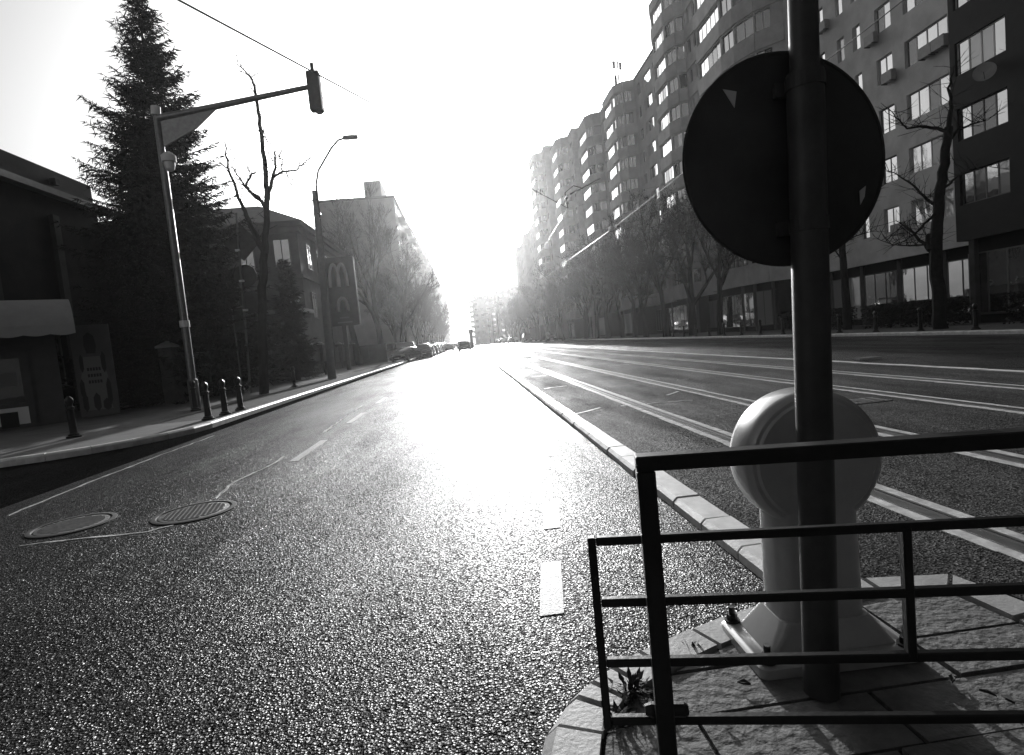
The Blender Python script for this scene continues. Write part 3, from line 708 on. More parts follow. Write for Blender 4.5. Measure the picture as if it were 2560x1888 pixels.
# painted advertising board beside the kiosk
pb = thing('advertising_board', 'tall grey board with a dark bottle shaped figure and pale lettering, beside the kiosk', 'board', (-12.55, 18.5, .12), ka*.6)
obj('board', MB().box(.28, 1.3, 0, .12, .05, 2.95), M['kiosk'], pb)
def fig(poly, m, off, nm='figure'):
    mb = MB(); mb.loft([[(x, -off-.004, z) for x, z in poly], [(x, -off, z) for x, z in poly]], True, True); return obj(nm, mb, M[m], pb)
fig([(.62, 2.6), (.75, 2.72), (.88, 2.6), (.92, 2.3), (.88, 2.05), (.65, 2.05), (.6, 2.3)], 'ink', 0)
fig([(.55, 1.95), (.98, 1.95), (1.12, 1.3), (1.05, .75), (1.15, .25), (.4, .25), (.5, .75), (.42, 1.3)], 'pale_print', 0)
for x, z, w, h in ((.48, 1.75, .1, .3), (1.05, 1.75, .12, .35), (.42, .95, .12, .32), (1.1, .8, .13, .45), (.45, .5, .14, .3), (1.0, .4, .2, .2), (.75, .5, .18, .3)):
    fig([(x, z+h), (x+w/2, z+h*.6), (x+w*.5, z-h*.6), (x, z-h), (x-w/2, z-h*.5), (x-w/2, z+h*.5)], 'ink', .0045, 'diamond')
for z in (1.5, 1.3, 1.1):
    for k in range(5): fig([(.6+.075*k, z), (.655+.075*k, z), (.655+.075*k, z+.1), (.6+.075*k, z+.1)], 'ink', .0046, 'letter')

# house with hipped roof
hs = thing('villa', 'old rendered villa with cornice and hipped roof behind the left fence', 'building')
hx0, hx1, hy0, hy1 = -23.5, -11.6, 43, 60
obj('wall', MB().box(hx0, hx1, hy0, hy1, 0, 11.0), M['house'], hs)
cn = obj('cornice', MB().box(hx0-.5, hx1+.5, hy0-.5, hy1+.5, 11.001, 11.35).box(hx0-.25, hx1+.25, hy0-.25, hy1+.25, 10.6, 11.0005), M['house'], hs)
obj('string_course', MB().box(hx0-.15, hx1+.15, hy0-.15, hy1+.15, 7.3, 7.55), M['house'], hs)
rf = MB(); ov = .6
rf.loft([[(hx0-ov, hy0-ov, 11.36), (hx1+ov, hy0-ov, 11.36), (hx1+ov, hy1+ov, 11.36), (hx0-ov, hy1+ov, 11.36)], [(hx0+4, hy0+3.4, 13.6), (hx1-3.6, hy0+3.4, 13.6), (hx1-3.6, hy1-4, 13.6), (hx0+4, hy1-4, 13.6)]], True, True)
obj('roof', rf, M['roof'], hs)
for z in (4.4, 8.2):
    for x in (-22, -19, -16, -13.4): add_window(hs, (x, hy0-.05, z), 0, 1.2, 2.0, 2, 'frame_d', False, gl='glass_clear')
    for y in (45, 48, 51, 54, 57): add_window(hs, (hx1+.05, y, z), R(90), 1.2, 2.0, 2, 'frame_d', False, gl='glass_clear')
ls = thing('annex', 'low pale roofed annex in front of the villa', 'building')
obj('wall', MB().box(-15.5, -11.2, 40.2, 42.8, 0, 4.6), M['house'], ls)
obj('roof', MB().box(-15.7, -11.0, 39.9, 42.9, 4.601, 4.85), M['cap'], ls)

# fence with pillars and dark boards
fn = thing('boundary_fence', 'dark boarded fence between rendered pillars with pale caps along the left pavement', 'fence', (-11.4, 0, .12))
for k, y in enumerate([22.5+3.2*i for i in range(12)]):
    pl = obj('pillar', MB().box(-.24, .24, y-.24, y+.24, 0, 2.15), M['fence_wall'], fn)
    obj('cap', MB().loft([[(-.3, y-.3, 2.151), (.3, y-.3, 2.151), (.3, y+.3, 2.151), (-.3, y+.3, 2.151)], [(-.3, y-.3, 2.22), (.3, y-.3, 2.22), (.3, y+.3, 2.22), (-.3, y+.3, 2.22)], [(-.03, y-.03, 2.4), (.03, y-.03, 2.4), (.03, y+.03, 2.4), (-.03, y+.03, 2.4)]], True, True), M['cap'], pl)
    if k < 11:
        obj('plinth', MB().box(-.16, .16, y+.245, y+2.955, 0, .6), M['fence_wall'], fn)
        for q in range(12):
            yy = y+.27+q*.222
            obj('board', MB().box(-.03, .03, yy, yy+.2, .62, 1.95+.03*math.sin(q*1.1+k)), M['black_paint'], fn)
        obj('rail', MB().box(.031, .07, y+.25, y+2.95, 1.5, 1.58), M['black_paint'], fn)
fw = thing('grey_hoarding', 'low stone wall with bright reflecting louvred panel beside the concrete lamp pole', 'wall', (-10.6, 58.2, .12))
obj('wall', MB().box(-2.0, 2.4, 0, .3, 0, 1.9), M['house'], fw)
lp_ = obj('panel_frame', MB().box(-1.6, .6, -.06, -.001, .5, 1.85), M['frame_d'], fw)
for k in range(11): obj('louvre', MB().loft([[(-1.5, -.13, .58+.11*k), (.5, -.13, .58+.11*k), (.5, -.07, .66+.11*k), (-1.5, -.07, .66+.11*k)], [(-1.5, -.12, .57+.11*k), (.5, -.12, .57+.11*k), (.5, -.062, .65+.11*k), (-1.5, -.062, .65+.11*k)]], True, True), M['galv'], lp_)

# restaurant pole sign with arches
ms_ = thing('pole_sign', 'dark tall roadside sign with a pale arched letter M and a small pale arch below', 'sign', (-9.15, 44.0, .12))
obj('pole', MB().box(-.15, .15, -.15, .15, 0, 4.0), M['post_dark'], ms_)
obj('panel', MB().bbox(-1.25, 1.25, -.2, .2, 3.4, 8.6, .05), M['sign_back'], ms_)
def arch(cx, cz, w, h, r_, n=14): return [(cx-w*math.cos(math.pi*k/n), -.27, cz+h*math.sin(math.pi*k/n)) for k in range(n+1)]
mm = MB()
for s_ in (-1, 1):
    path = [(s_*.3-.34*math.cos(math.pi*k/16), -.24, 6.35+1.7*math.sin(math.pi*k/16)**.75) for k in range(17)]; mm.tube(path, [.11]*17, 8)
obj('letter', mm, M['sign_letter'], ms_, True)
path = [(.12-.36*math.cos(math.pi*k/16), -.24, 4.75+.75*math.sin(math.pi*k/16)) for k in range(17)]
obj('arch', MB().tube([(-.24, -.24, 4.45)]+path+[(.48, -.24, 4.45)], .12, 8), M['sign_letter'], ms_, True)
for z, w in ((4.0, .7), (3.65, 1.1)): obj('text_bar', MB().box(.12-w/2, .12+w/2, -.23, -.201, z-.05, z+.05), M['pale_print'], ms_)
# lantern
ln = thing('lantern_post', 'white two-globe garden lantern on a thin post beside the villa', 'lamp', (-11.4, 39.4, .12))
obj('post', MB().tube([(0, 0, 0), (0, 0, 5.0)], .05, 8), M['post_dark'], ln)
obj('hood', MB().disc_tube((0, 0, 5.35), (0, 0, 1), [(0, .55), (.05, .5), (.25, .12), (.3, .05)], 16), M['white_panel'], ln, True)
for sx in (-.22, .22): obj('globe', MB().disc_tube((sx, 0, 5.0), (0, 0, 1), [(0, .05), (.05, .14), (.17, .19), (.28, .15), (.34, .08)], 12), M['white_panel'], ln, True)

# ------------------------------------------------------------------ street furniture on the left
tl = thing('traffic_signal_mast', 'tall steel mast with a long arm carrying a traffic signal over the road', 'traffic signal', (-8.54, 18.05, .12))
TH = 9.05
obj('mast', MB().tube([(0, 0, 0), (0, 0, .9), (0, 0, .95), (.02, 0, TH)], [.15, .15, .11, .10], 16), M['galv'], tl, True)
obj('collar', MB().tube([(0, 0, 2.55), (0, 0, 2.75)], .14, 16).tube([(0, 0, TH-.15), (.02, 0, TH+.1)], .13, 16), M['white_panel'], tl)
ae = aty(785, 215, 18.05) - Vector((-8.54, 18.05, .12))
a0 = Vector((.02, 0, TH-.25)); ae2 = a0.lerp(ae, .985)
obj('arm', MB().tube([a0, a0.lerp(ae2, .4), ae2], [.11, .09, .07], 12), M['galv'], tl, True)
gz = MB(); d_ = (ae2-a0).normalized(); q0, q1 = a0+Vector((.1, 0, -.08)), a0+d_*1.75-Vector((0, 0, .08))
gz.prism([(0, 0), (1, 0), (1, 1)], 0, 0) if False else None
gp = [q0, q1, q0+Vector((.0, 0, -.75)), ]
gz.loft([[(p.x, p.y-.03, p.z) for p in (gp[0], gp[1], gp[0]+d_*1.0-Vector((0, 0, .42)), gp[2])], [(p.x, p.y+.03, p.z) for p in (gp[0], gp[1], gp[0]+d_*1.0-Vector((0, 0, .42)), gp[2])]], True, True)
obj('gusset_plate', gz, M['galv'], tl)
c_ = ae
sh = obj('signal_head', MB().bbox(c_.x-.19, c_.x+.19, c_.y-.12, c_.y+.2, c_.z-.72, c_.z+.42, .03), M['post_dark'], tl)
for z in (-.52, -.15, .22): obj('visor', MB().tube([(c_.x, c_.y+.201, c_.z+z), (c_.x, c_.y+.42, c_.z+z-.03)], [.15, .155], 16, False), M['post_dark'], sh)
obj('hanger', MB().box(c_.x-.05, c_.x+.05, c_.y-.02, c_.y+.05, c_.z+.4205, c_.z+.68), M['post_dark'], sh)
cc = aty(423, 405, 17.9) - Vector((-8.54, 18.05, .12))
cd = obj('camera_bracket', MB().tube([(0.05, 0, cc.z+.25), (cc.x, cc.y, cc.z+.25)], .04, 8), M['galv'], tl)
obj('camera_dome', MB().disc_tube(cc, (0, 0, 1), [(-.28, .04), (-.22, .12), (-.1, .15), (-.02, .15), (0, .2), (.18, .2), (.25, .12), (.3, .05)], 20), M['white_panel'], cd, True)

sp = thing('sign_post', 'thin post with backs of a diamond and two round signs before the spruce', 'road sign', (-9.0, 24.1, .12))
obj('post', MB().tube([(-.15, 0, 0), (.2, 0, 7.4)], .045, 10), M['galv'], sp)
def plate(c, ang0, n, r_, par, nm): 
    m = MB(); m.loft([[(c[0]+r_*math.cos(R(ang0)+2*math.pi*k/n), c[1]+dy, c[2]+r_*math.sin(R(ang0)+2*math.pi*k/n)) for k in range(n)] for dy in (.06, .075)], True, True); return obj(nm, m, M['sign_back'], par)
pl = plate((.25, 0, 6.2), 90, 4, .74, sp, 'diamond_plate'); plate((.22, 0, 4.85), 90, 32, .46, sp, 'round_plate'); plate((.3, 0, 3.75), 90, 32, .46, sp, 'round_plate')
for z in (5.9, 4.65, 3.45): obj('clamp', MB().box(-.02, .16, -.05, .059, z-.04, z+.04), M['white_panel'], sp)
obj('signal_box', MB().bbox(-.42, -.02, -.1, .12, 2.6, 3.5, .03), M['post_dark'], sp); obj('side_bracket', MB().tube([(-.46, 0, 0), (-.46, 0, 3.55), (.0, 0, 3.62)], .03, 8), M['galv'], sp)

lpz = thing('street_lamp', 'leaning concrete pole with a thin curved steel lamp arm', 'street lamp', (-7.33, 30.67, .12))
obj('pole', MB().tube([(0, 0, 0), (.22, 0, 9.9)], [.23, .13], 14), M['concrete_pole'], lpz, True)
arm = [(.36, -.05, 8.5), (.36, -.05, 10.2), (.55, -.05, 10.9), (1.35, -.05, 12.0), (1.75, -.05, 12.38), (2.05, -.05, 12.45)]
obj('arm', MB().tube(arm, .055, 8), M['wire'], lpz, True)
for z in (8.7, 9.4): obj('clamp', MB().box(.05, .42, -.12, .06, z-.03, z+.03), M['wire'], lpz)
obj('conduit', MB().tube([(.30, -.2, .5), (.40, -.2, 8.4)], .03, 6), M['galv'], lpz)
obj('lamp_head', MB().loft([[(2.0+x, -.05+w*s, 12.45+z) for s, z in ((-1, 0), (-.7, .12), (.7, .12), (1, 0), (.6, -.07), (-.6, -.07))] for x, w in ((0, .05), (.15, .14), (.5, .16), (.78, .06))], True, True), M['galv'], lpz, True)

# bollards
def bollard_proto(label, group):
    t = thing('pavement_bollard', label, 'bollard', group=group)
    obj('post', MB().disc_tube((0, 0, 0), (0, 0, 1), [(0, .11), (.08, .11), (.1, .075), (.62, .065), (.64, .085), (.68, .085), (.7, .06), (.74, .06), (.78, .085), (.86, .08), (.92, .03)], 14), M['black_paint'], t, True)
    obj('base_ring', MB().disc_tube((0, 0, 0), (0, 0, 1), [(0, .15), (.04, .15), (.05, .115)], 14), M['black_paint'], t, True)
    return t
bp0 = bollard_proto('black iron bollard standing at the bend of the left kerb', 'bollards at the left kerb')
def bol(x, y, lab, grp): 
    c = copy_tree(bp0); c.location = (x, y, .12); c['label'] = lab; c['group'] = grp
bp0.location = (-6.35, 13.95, .12)
bol(-6.35, 14.9, 'black iron bollard second from the bend of the left kerb', 'bollards at the left kerb'); bol(-6.35, 15.9, 'black iron bollard third from the bend of the left kerb', 'bollards at the left kerb')
bol(-8.25, 17.4, 'black bollard at the foot of the signal mast', 'bollards at the left kerb'); bol(-8.82, 13.03, 'black bollard in front of the kiosk', 'bollards at the left kerb')
bol(-7.95, 26.1, 'black bollard on the pavement between slim tree and concrete pole', 'bollards at the left kerb'); bol(-9.6, 38.8, 'black bollard in sunlight before the villa fence', 'bollards at the left kerb')
for k in range(16): bol(17.75, 13.5+2.4*k, 'black bollard in the row along the shaded right kerb', 'bollards along the right kerb')
cabp = thing('utility_cabinet', 'grey notice cabinet on the fence by the signal mast', 'cabinet', (-10.9, 24.0, .12))
obj('box', MB().bbox(-.35, .35, -.15, .15, .9, 1.9, .02), M['galv'], cabp); obj('leg', MB().box(-.3, -.24, -.03, .03, 0, .8995), M['galv'], cabp); obj('leg', MB().box(.24, .3, -.03, .03, 0, .8995), M['galv'], cabp)

# ------------------------------------------------------------------ trees
def bare_tree(seed, H, tr, fork, nl, spread, dens=1.0, leaves=0, up=.55):
    rg = random.Random(seed); tk = MB(); cr = MB(); lf = MB(); tips = []
    def branch(p, d, L, r, lev, mb):
        n = 5 if lev < 2 else (4 if lev < 3 else 3); pts = [p.copy()]; rad = [r]; q = p.copy(); dd = d.copy()
        for k in range(n):
            wob = (.10, .16, .22, .28, .3)[min(lev, 4)]
            dd = (dd+Vector((rg.uniform(-wob, wob), rg.uniform(-wob, wob), rg.uniform(-wob, wob)+(.05 if lev > 0 else .02)))).normalized()
            q = q+dd*(L/n); pts.append(q.copy()); rad.append(max(.007, r*(1-.72*(k+1)/n)))
        mb.tube(pts, rad, (10, 7, 5, 4, 3)[min(lev, 4)], False)
        return pts, rad
    def grow(p, d, L, r, lev):
        pts, rad = branch(p, d, L, r, lev, tk if lev < 3 else cr)
        if lev >= 4: tips.append(pts[-1]); tips.append(pts[-2]); return
        nc = (nl, 7, 8, 6)[lev]*(dens if lev > 0 else 1); nc = max(2, int(nc+rg.random()))
        for k in range(nc):
            t = rg.uniform(.3, 1.0) if lev > 0 else rg.uniform(fork, 1.0)
            i = min(len(pts)-2, int(t*(len(pts)-1))); f = t*(len(pts)-1)-i; b = pts[i].lerp(pts[i+1], f); ax = (pts[i+1]-pts[i]).normalized()
            az = rg.uniform(0, 6.283) if lev > 0 else 6.283*k/nc+rg.uniform(-.4, .4)
            o = ax.orthogonal().normalized(); o = (o*math.cos(az)+ax.cross(o)*math.sin(az))
            sp_ = spread*(.75 if lev == 0 else 1.0)*rg.uniform(.7, 1.2)
            nd = (ax*math.cos(sp_)+o*math.sin(sp_)+Vector((0, 0, up*.35))).normalized()
            nl_ = (H*.46, H*.22, H*.115, H*.06)[lev]*rg.uniform(.7, 1.2)*(1.0 if lev == 0 else (1.15-.5*t))
            grow(b, nd, nl_, max(.011, (rad[i]*.62 if lev == 0 else rad[i]*.58)), lev+1)
    grow(Vector((0, 0, -.05)), Vector((rg.uniform(-.08, .08), rg.uniform(-.08, .08), 1)).normalized(), H*.62, tr, 0)
    if leaves:
        for k in range(leaves):
            c = rg.choice(tips)+Vector((rg.uniform(-.1, .1), rg.uniform(-.1, .1), rg.uniform(-.15, .05)))
            u = Vector((rg.uniform(-1, 1), rg.uniform(-1, 1), rg.uniform(-1, 1))).normalized()*rg.uniform(.04, .09); w = u.orthogonal()*rg.uniform(.5, .9)
            lf.quad(c-u, c+w, c+u, c-w)
    return tk.mesh('trunk', M['bark'], True), cr.mesh('crown', M['twig']), (lf.mesh('dry_leaves', M['dryleaf']) if leaves else None)
PT = [bare_tree(11, 11.5, .3, .30, 6, .75, 1.15, 900), bare_tree(12, 12.5, .32, .34, 6, .65, 1.1, 700), bare_tree(13, 10.5, .32, .22, 5, .8, 1.15, 1300), bare_tree(14, 15.0, .4, .38, 6, .6, 1.05, 300)]
def plant(kind, x, y, rz, sc, label, group, z=.1):
    t = thing('bare_tree', label, 'tree', (x, y, z), rz, group); t.scale = (sc, sc, sc*random.uniform(.95, 1.06))
    a, b, c = PT[kind]
    obj('trunk', a, None, t); cr = obj('crown', b, None, t)
    if c: tag(obj('dry_leaves', c, None, cr), kind='stuff')
    return t
GR, GL = 'bare trees along the right pavement', 'bare trees along the left pavement'
plant(0, 18.9, 40.5, 1.0, .92, 'leaning bare tree with dry leaves before the shop windows', GR)
plant(2, 18.8, 45.5, 3.0, 1.06, 'low forking bare tree with many dry leaves before the bay windows', GR)
k_ = 0; y = 50.5
while y < 215:
    plant(k_ % 3, 18.7+random.uniform(-.5, .5) if y < 90 else (15.6 if y > 126 else 16.2)+random.uniform(-.4, .4), y, random.uniform(0, 6), random.uniform(.9, 1.15), 'bare tree with dense twigs in the hazy right row', GR)
    k_ += 1; y += 5.5 if y < 90 else 8.5
plant(3, -10.9, 57.5, .5, 1.0, 'tall thick bare tree, first of a pair by the parked cars', GL); plant(3, -9.4, 64.0, 2.5, 1.04, 'tall thick bare tree, second of a pair by the parked cars', GL)
y = 70
k_ = 0
while y < 230:
    plant((1, 3, 0)[k_ % 3], -8.7+random.uniform(-.5, .5), y, random.uniform(0, 6), random.uniform(.8, 1.05), 'bare tree in the hazy left row', GL); k_ += 1; y += 8.0

# trees drawn from their outlines (each stands at its own distance, limbs spread in depth)
def traced_tree(name, label, group, Yt, base, limbs, seed, twigs=2, tl=.8):
    rg = random.Random(seed); t = thing(name, label, 'tree', (base.x, base.y, .1), group=group); stem = MB(); tw = MB()
    for li, (px, r0, r1, dy) in enumerate(limbs):
        P = [aty(x, y, Yt+dy*i) for i, (x, y) in enumerate(px)]; fine = []
        for p, q in zip(P, P[1:]):
            for k in range(4): fine.append(p.lerp(q, k/4)+Vector((rg.uniform(-.03, .03), rg.uniform(-.03, .03), 0)))
        fine.append(P[-1]); N = len(fine); fine = [p-Vector((base.x, base.y, .1)) for p in fine]
        stem.tube(fine, [r0+(r1-r0)*k/(N-1) for k in range(N)], 8)
        if li == 0: continue
        for k in range(2, N):
            for q in range(twigs):
                d = Vector((rg.uniform(-1, 1), rg.uniform(-.8, .8), rg.uniform(-.25, 1))).normalized(); l_ = rg.uniform(.3, 1)*tl
                p1 = fine[k]+d*l_*.5; e = p1+(d+Vector((rg.uniform(-.5, .5), 0, rg.uniform(-.3, .5)))).normalized()*l_*.5
                tw.tube([fine[k], p1, e], [.014, .010, .005], 3, False)
                d2 = (d+Vector((rg.uniform(-.9, .9), rg.uniform(-.9, .9), rg.uniform(-.5, .6)))).normalized(); tw.tube([p1, p1+d2*l_*.45], [.008, .004], 3, False)
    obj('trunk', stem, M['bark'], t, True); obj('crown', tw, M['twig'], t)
traced_tree('slim_tree', 'slim bare tree with two upright stems behind the diamond sign', GL, 22.7, aty(661, 990, 22.7), [
    ([(661, 990), (657, 860), (655, 720), (661, 634)], .19, .15, .0), ([(661, 634), (640, 590), (615, 540), (597, 495), (570, 420), (562, 355)], .12, .02, .1), ([(661, 634), (666, 560), (668, 480), (660, 400), (650, 310), (642, 250), (632, 205), (620, 185), (594, 162)], .13, .014, .05),
    ([(668, 500), (680, 455), (688, 420), (687, 378)], .085, .03, -.1), ([(684, 443), (705, 430), (738, 426), (760, 408), (774, 394)], .05, .01, .15), ([(664, 520), (650, 500), (625, 480), (615, 462), (630, 435), (640, 432)], .08, .02, .12), ([(648, 496), (610, 465), (590, 430), (575, 405)], .045, .008, -.15), ([(650, 310), (664, 345), (678, 365)], .022, .006, .2), ([(705, 428), (706, 400), (695, 390)], .022, .006, -.2), ([(715, 428), (728, 460), (735, 470)], .02, .005, .2)], 21)
traced_tree('thick_tree', 'thick dark bare tree trunk in front of the dark clad balconies', GR, 20.6, aty(2352, 826, 20.6), [
    ([(2352, 830), (2346, 740), (2338, 650), (2342, 560), (2352, 470), (2364, 390), (2372, 318)], .25, .14, .0), ([(2370, 330), (2340, 320), (2300, 316), (2268, 322), (2245, 300), (2222, 272)], .075, .012, .2), ([(2372, 318), (2378, 270), (2372, 220), (2384, 170)], .09, .02, .1), ([(2366, 360), (2395, 325), (2432, 310), (2470, 300)], .07, .012, -.25), ([(2348, 520), (2318, 498), (2290, 470), (2250, 440), (2215, 425)], .07, .012, .25), ([(2345, 530), (2312, 560), (2280, 590), (2250, 610)], .06, .01, -.2),
    ([(2338, 640), (2310, 610), (2275, 575), (2240, 552)], .09, .015, .3), ([(2322, 625), (2322, 585)], .08, .06, .0), ([(2310, 612), (2275, 615), (2230, 612), (2195, 598)], .035, .008, -.2), ([(2350, 480), (2395, 440), (2440, 420)], .06, .012, .3)], 22, 2, 1.2)
traced_tree('thin_tree', 'thin bare tree on the right pavement beside the sign post', GR, 28.0, aty(2118, 825, 28.0), [
    ([(2118, 828), (2116, 750), (2110, 680), (2104, 610), (2100, 560)], .22, .13, .0), ([(2100, 560), (2080, 520), (2085, 470), (2070, 420)], .1, .02, .2), ([(2100, 560), (2130, 520), (2165, 490), (2200, 470)], .09, .015, .2), ([(2104, 610), (2140, 590), (2190, 575)], .05, .01, -.2), ([(2110, 660), (2085, 620), (2055, 600)], .05, .01, .2)], 23, 3, 1.3)

def conifer(H, Rb, seed, z0=.6, whorl=.23, tipup=.25, fill=1.45):
    rg = random.Random(seed); tk = MB(); nd = MB()
    tk.tube([(0, 0, -.05), (.03, 0, H*.5), (0, .02, H)], [H*.016+.05, H*.011, .01], 9)
    z = z0
    while z < H-.05:
        f = 1-z/H; L0 = Rb*(f**.85)*(1 if z > 1.5 else .9)+.12
        nb = max(4, int((5+5*f)*fill+rg.random()))
        for k in range(nb):
            a = rg.uniform(0, 6.283); L = L0*rg.uniform(.55, 1.12)*(1.18 if rg.random() < .15 else 1); zz = z+rg.uniform(-.12, .12)
            out = Vector((math.cos(a), math.sin(a), 0)); sd_ = Vector((-math.sin(a), math.cos(a), 0))
            slope = .35-.75*f+rg.uniform(-.08, .08)
            n = max(3, int(L/.13)); path = []
            for i in range(n+1):
                t = i/n; path.append(Vector((0, 0, zz))+out*(L*t)+Vector((0, 0, L*(slope*t+tipup*t*t*t+.05*math.sin(3*t)))))
            tk.tube(path[::max(1, n//3)]+[path[-1]], [.022*(f+.25)]+[.01]*(len(path[::max(1, n//3)])-1)+[.004], 3, False)
            for i in range(1, n+1):
                t = i/n; c = path[i]
                for s in (-1, 1):
                    bl = (.16+.30*L*(1-t)*.8)*rg.uniform(.6, 1.15)
                    bd = (out*.75+sd_*s*rg.uniform(.5, 1.0)+Vector((0, 0, rg.uniform(-.35, .12)))).normalized()
                    e = c+bd*bl
                    m = max(2, int(bl/.06))
                    for j in range(m):
                        g = c.lerp(e, (j+.3)/m); sz = rg.uniform(.13, .24)
                        w = Vector((rg.uniform(-1, 1), rg.uniform(-1, 1), rg.uniform(-.7, .4))).normalized()
                        tip = g+(bd*.8+w*.7).normalized()*sz*1.35; o = bd.cross(w)
                        if o.length > 1e-3:
                            o = o.normalized()*sz*.33; nd.quad(g-o, g+o*.4, tip, g-bd*sz*.2-o*.3)
        z += whorl*rg.uniform(.75, 1.25)*(0.75+.4*f)
    return tk, nd
def conifer_thing(x, y, H, Rb, seed, label, lean=0, **kw):
    t = thing('spruce_tree' if H > 8 else 'small_conifer', label, 'tree', (x, y, .1)); a, b = conifer(H, Rb, seed, **kw)
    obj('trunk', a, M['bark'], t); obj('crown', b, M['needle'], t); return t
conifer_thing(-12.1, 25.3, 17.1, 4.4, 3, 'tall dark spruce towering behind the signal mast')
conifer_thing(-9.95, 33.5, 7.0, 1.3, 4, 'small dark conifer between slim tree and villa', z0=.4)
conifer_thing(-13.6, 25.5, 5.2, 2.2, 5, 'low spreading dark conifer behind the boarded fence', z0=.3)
def bush(name, label, cat, cx_, cy_, rx, ry, h, n, m='needle'):
    mb = MB()
    for k in range(n):
        a = random.uniform(0, 6.283); e = math.asin(random.random()); rr = random.uniform(.55, 1.0)**.5*(1+.12*math.sin(5*a)+.1*math.sin(9*e))
        p = Vector((cx_+rx*rr*math.cos(a)*math.cos(e), cy_+ry*rr*math.sin(a)*math.cos(e), .1+h*rr*math.sin(e)))
        u = Vector((random.uniform(-1, 1), random.uniform(-1, 1), random.uniform(-1, 1))).normalized()*random.uniform(.05, .12); w = u.orthogonal()*.6
        mb.quad(p-u, p+w, p+u, p-w)
    st = MB()
    for k in range(7):
        a = random.uniform(0, 6.28); st.tube([(cx_, cy_, .05), (cx_+rx*.3*math.cos(a), cy_+ry*.3*math.sin(a), h*.5), (cx_+rx*.6*math.cos(a), cy_+ry*.6*math.sin(a), h*.85)], [.04, .025, .01], 4)
    t = thing(name, label, cat); obj('foliage', mb, M[m], t); obj('stem', st, M['bark'], t)
bush('shrub', 'dark rounded shrub over the fence before the villa', 'shrub', -12.6, 37.5, 2.2, 2.6, 3.9, 5200)
bush('shrub', 'dark shrub behind the fence beside the spruce', 'shrub', -12.7, 29.0, 1.6, 2.4, 3.2, 3600)
for k, (y0, y1) in enumerate(((12.5, 19.5), (21.6, 27.0), (28.4, 34.5))):
    mb = MB()
    for q in range(6500):
        p = Vector((20.4+random.uniform(-.45, .45), random.uniform(y0, y1), .12+1.15*random.random()**.6))
        u = Vector((random.uniform(-1, 1), random.uniform(-1, 1), random.uniform(-1, 1))).normalized()*random.uniform(.04, .08); w = u.orthogonal()*.6
        mb.quad(p-u, p+w, p+u, p-w)
    tag(obj('hedge', mb, M['needle']), ('dark clipped hedge below the dark clad balconies', 'dark clipped hedge between thick tree and thin tree', 'dark clipped hedge end beside the shop windows')[k], 'hedge', 'hedges on the right pavement')

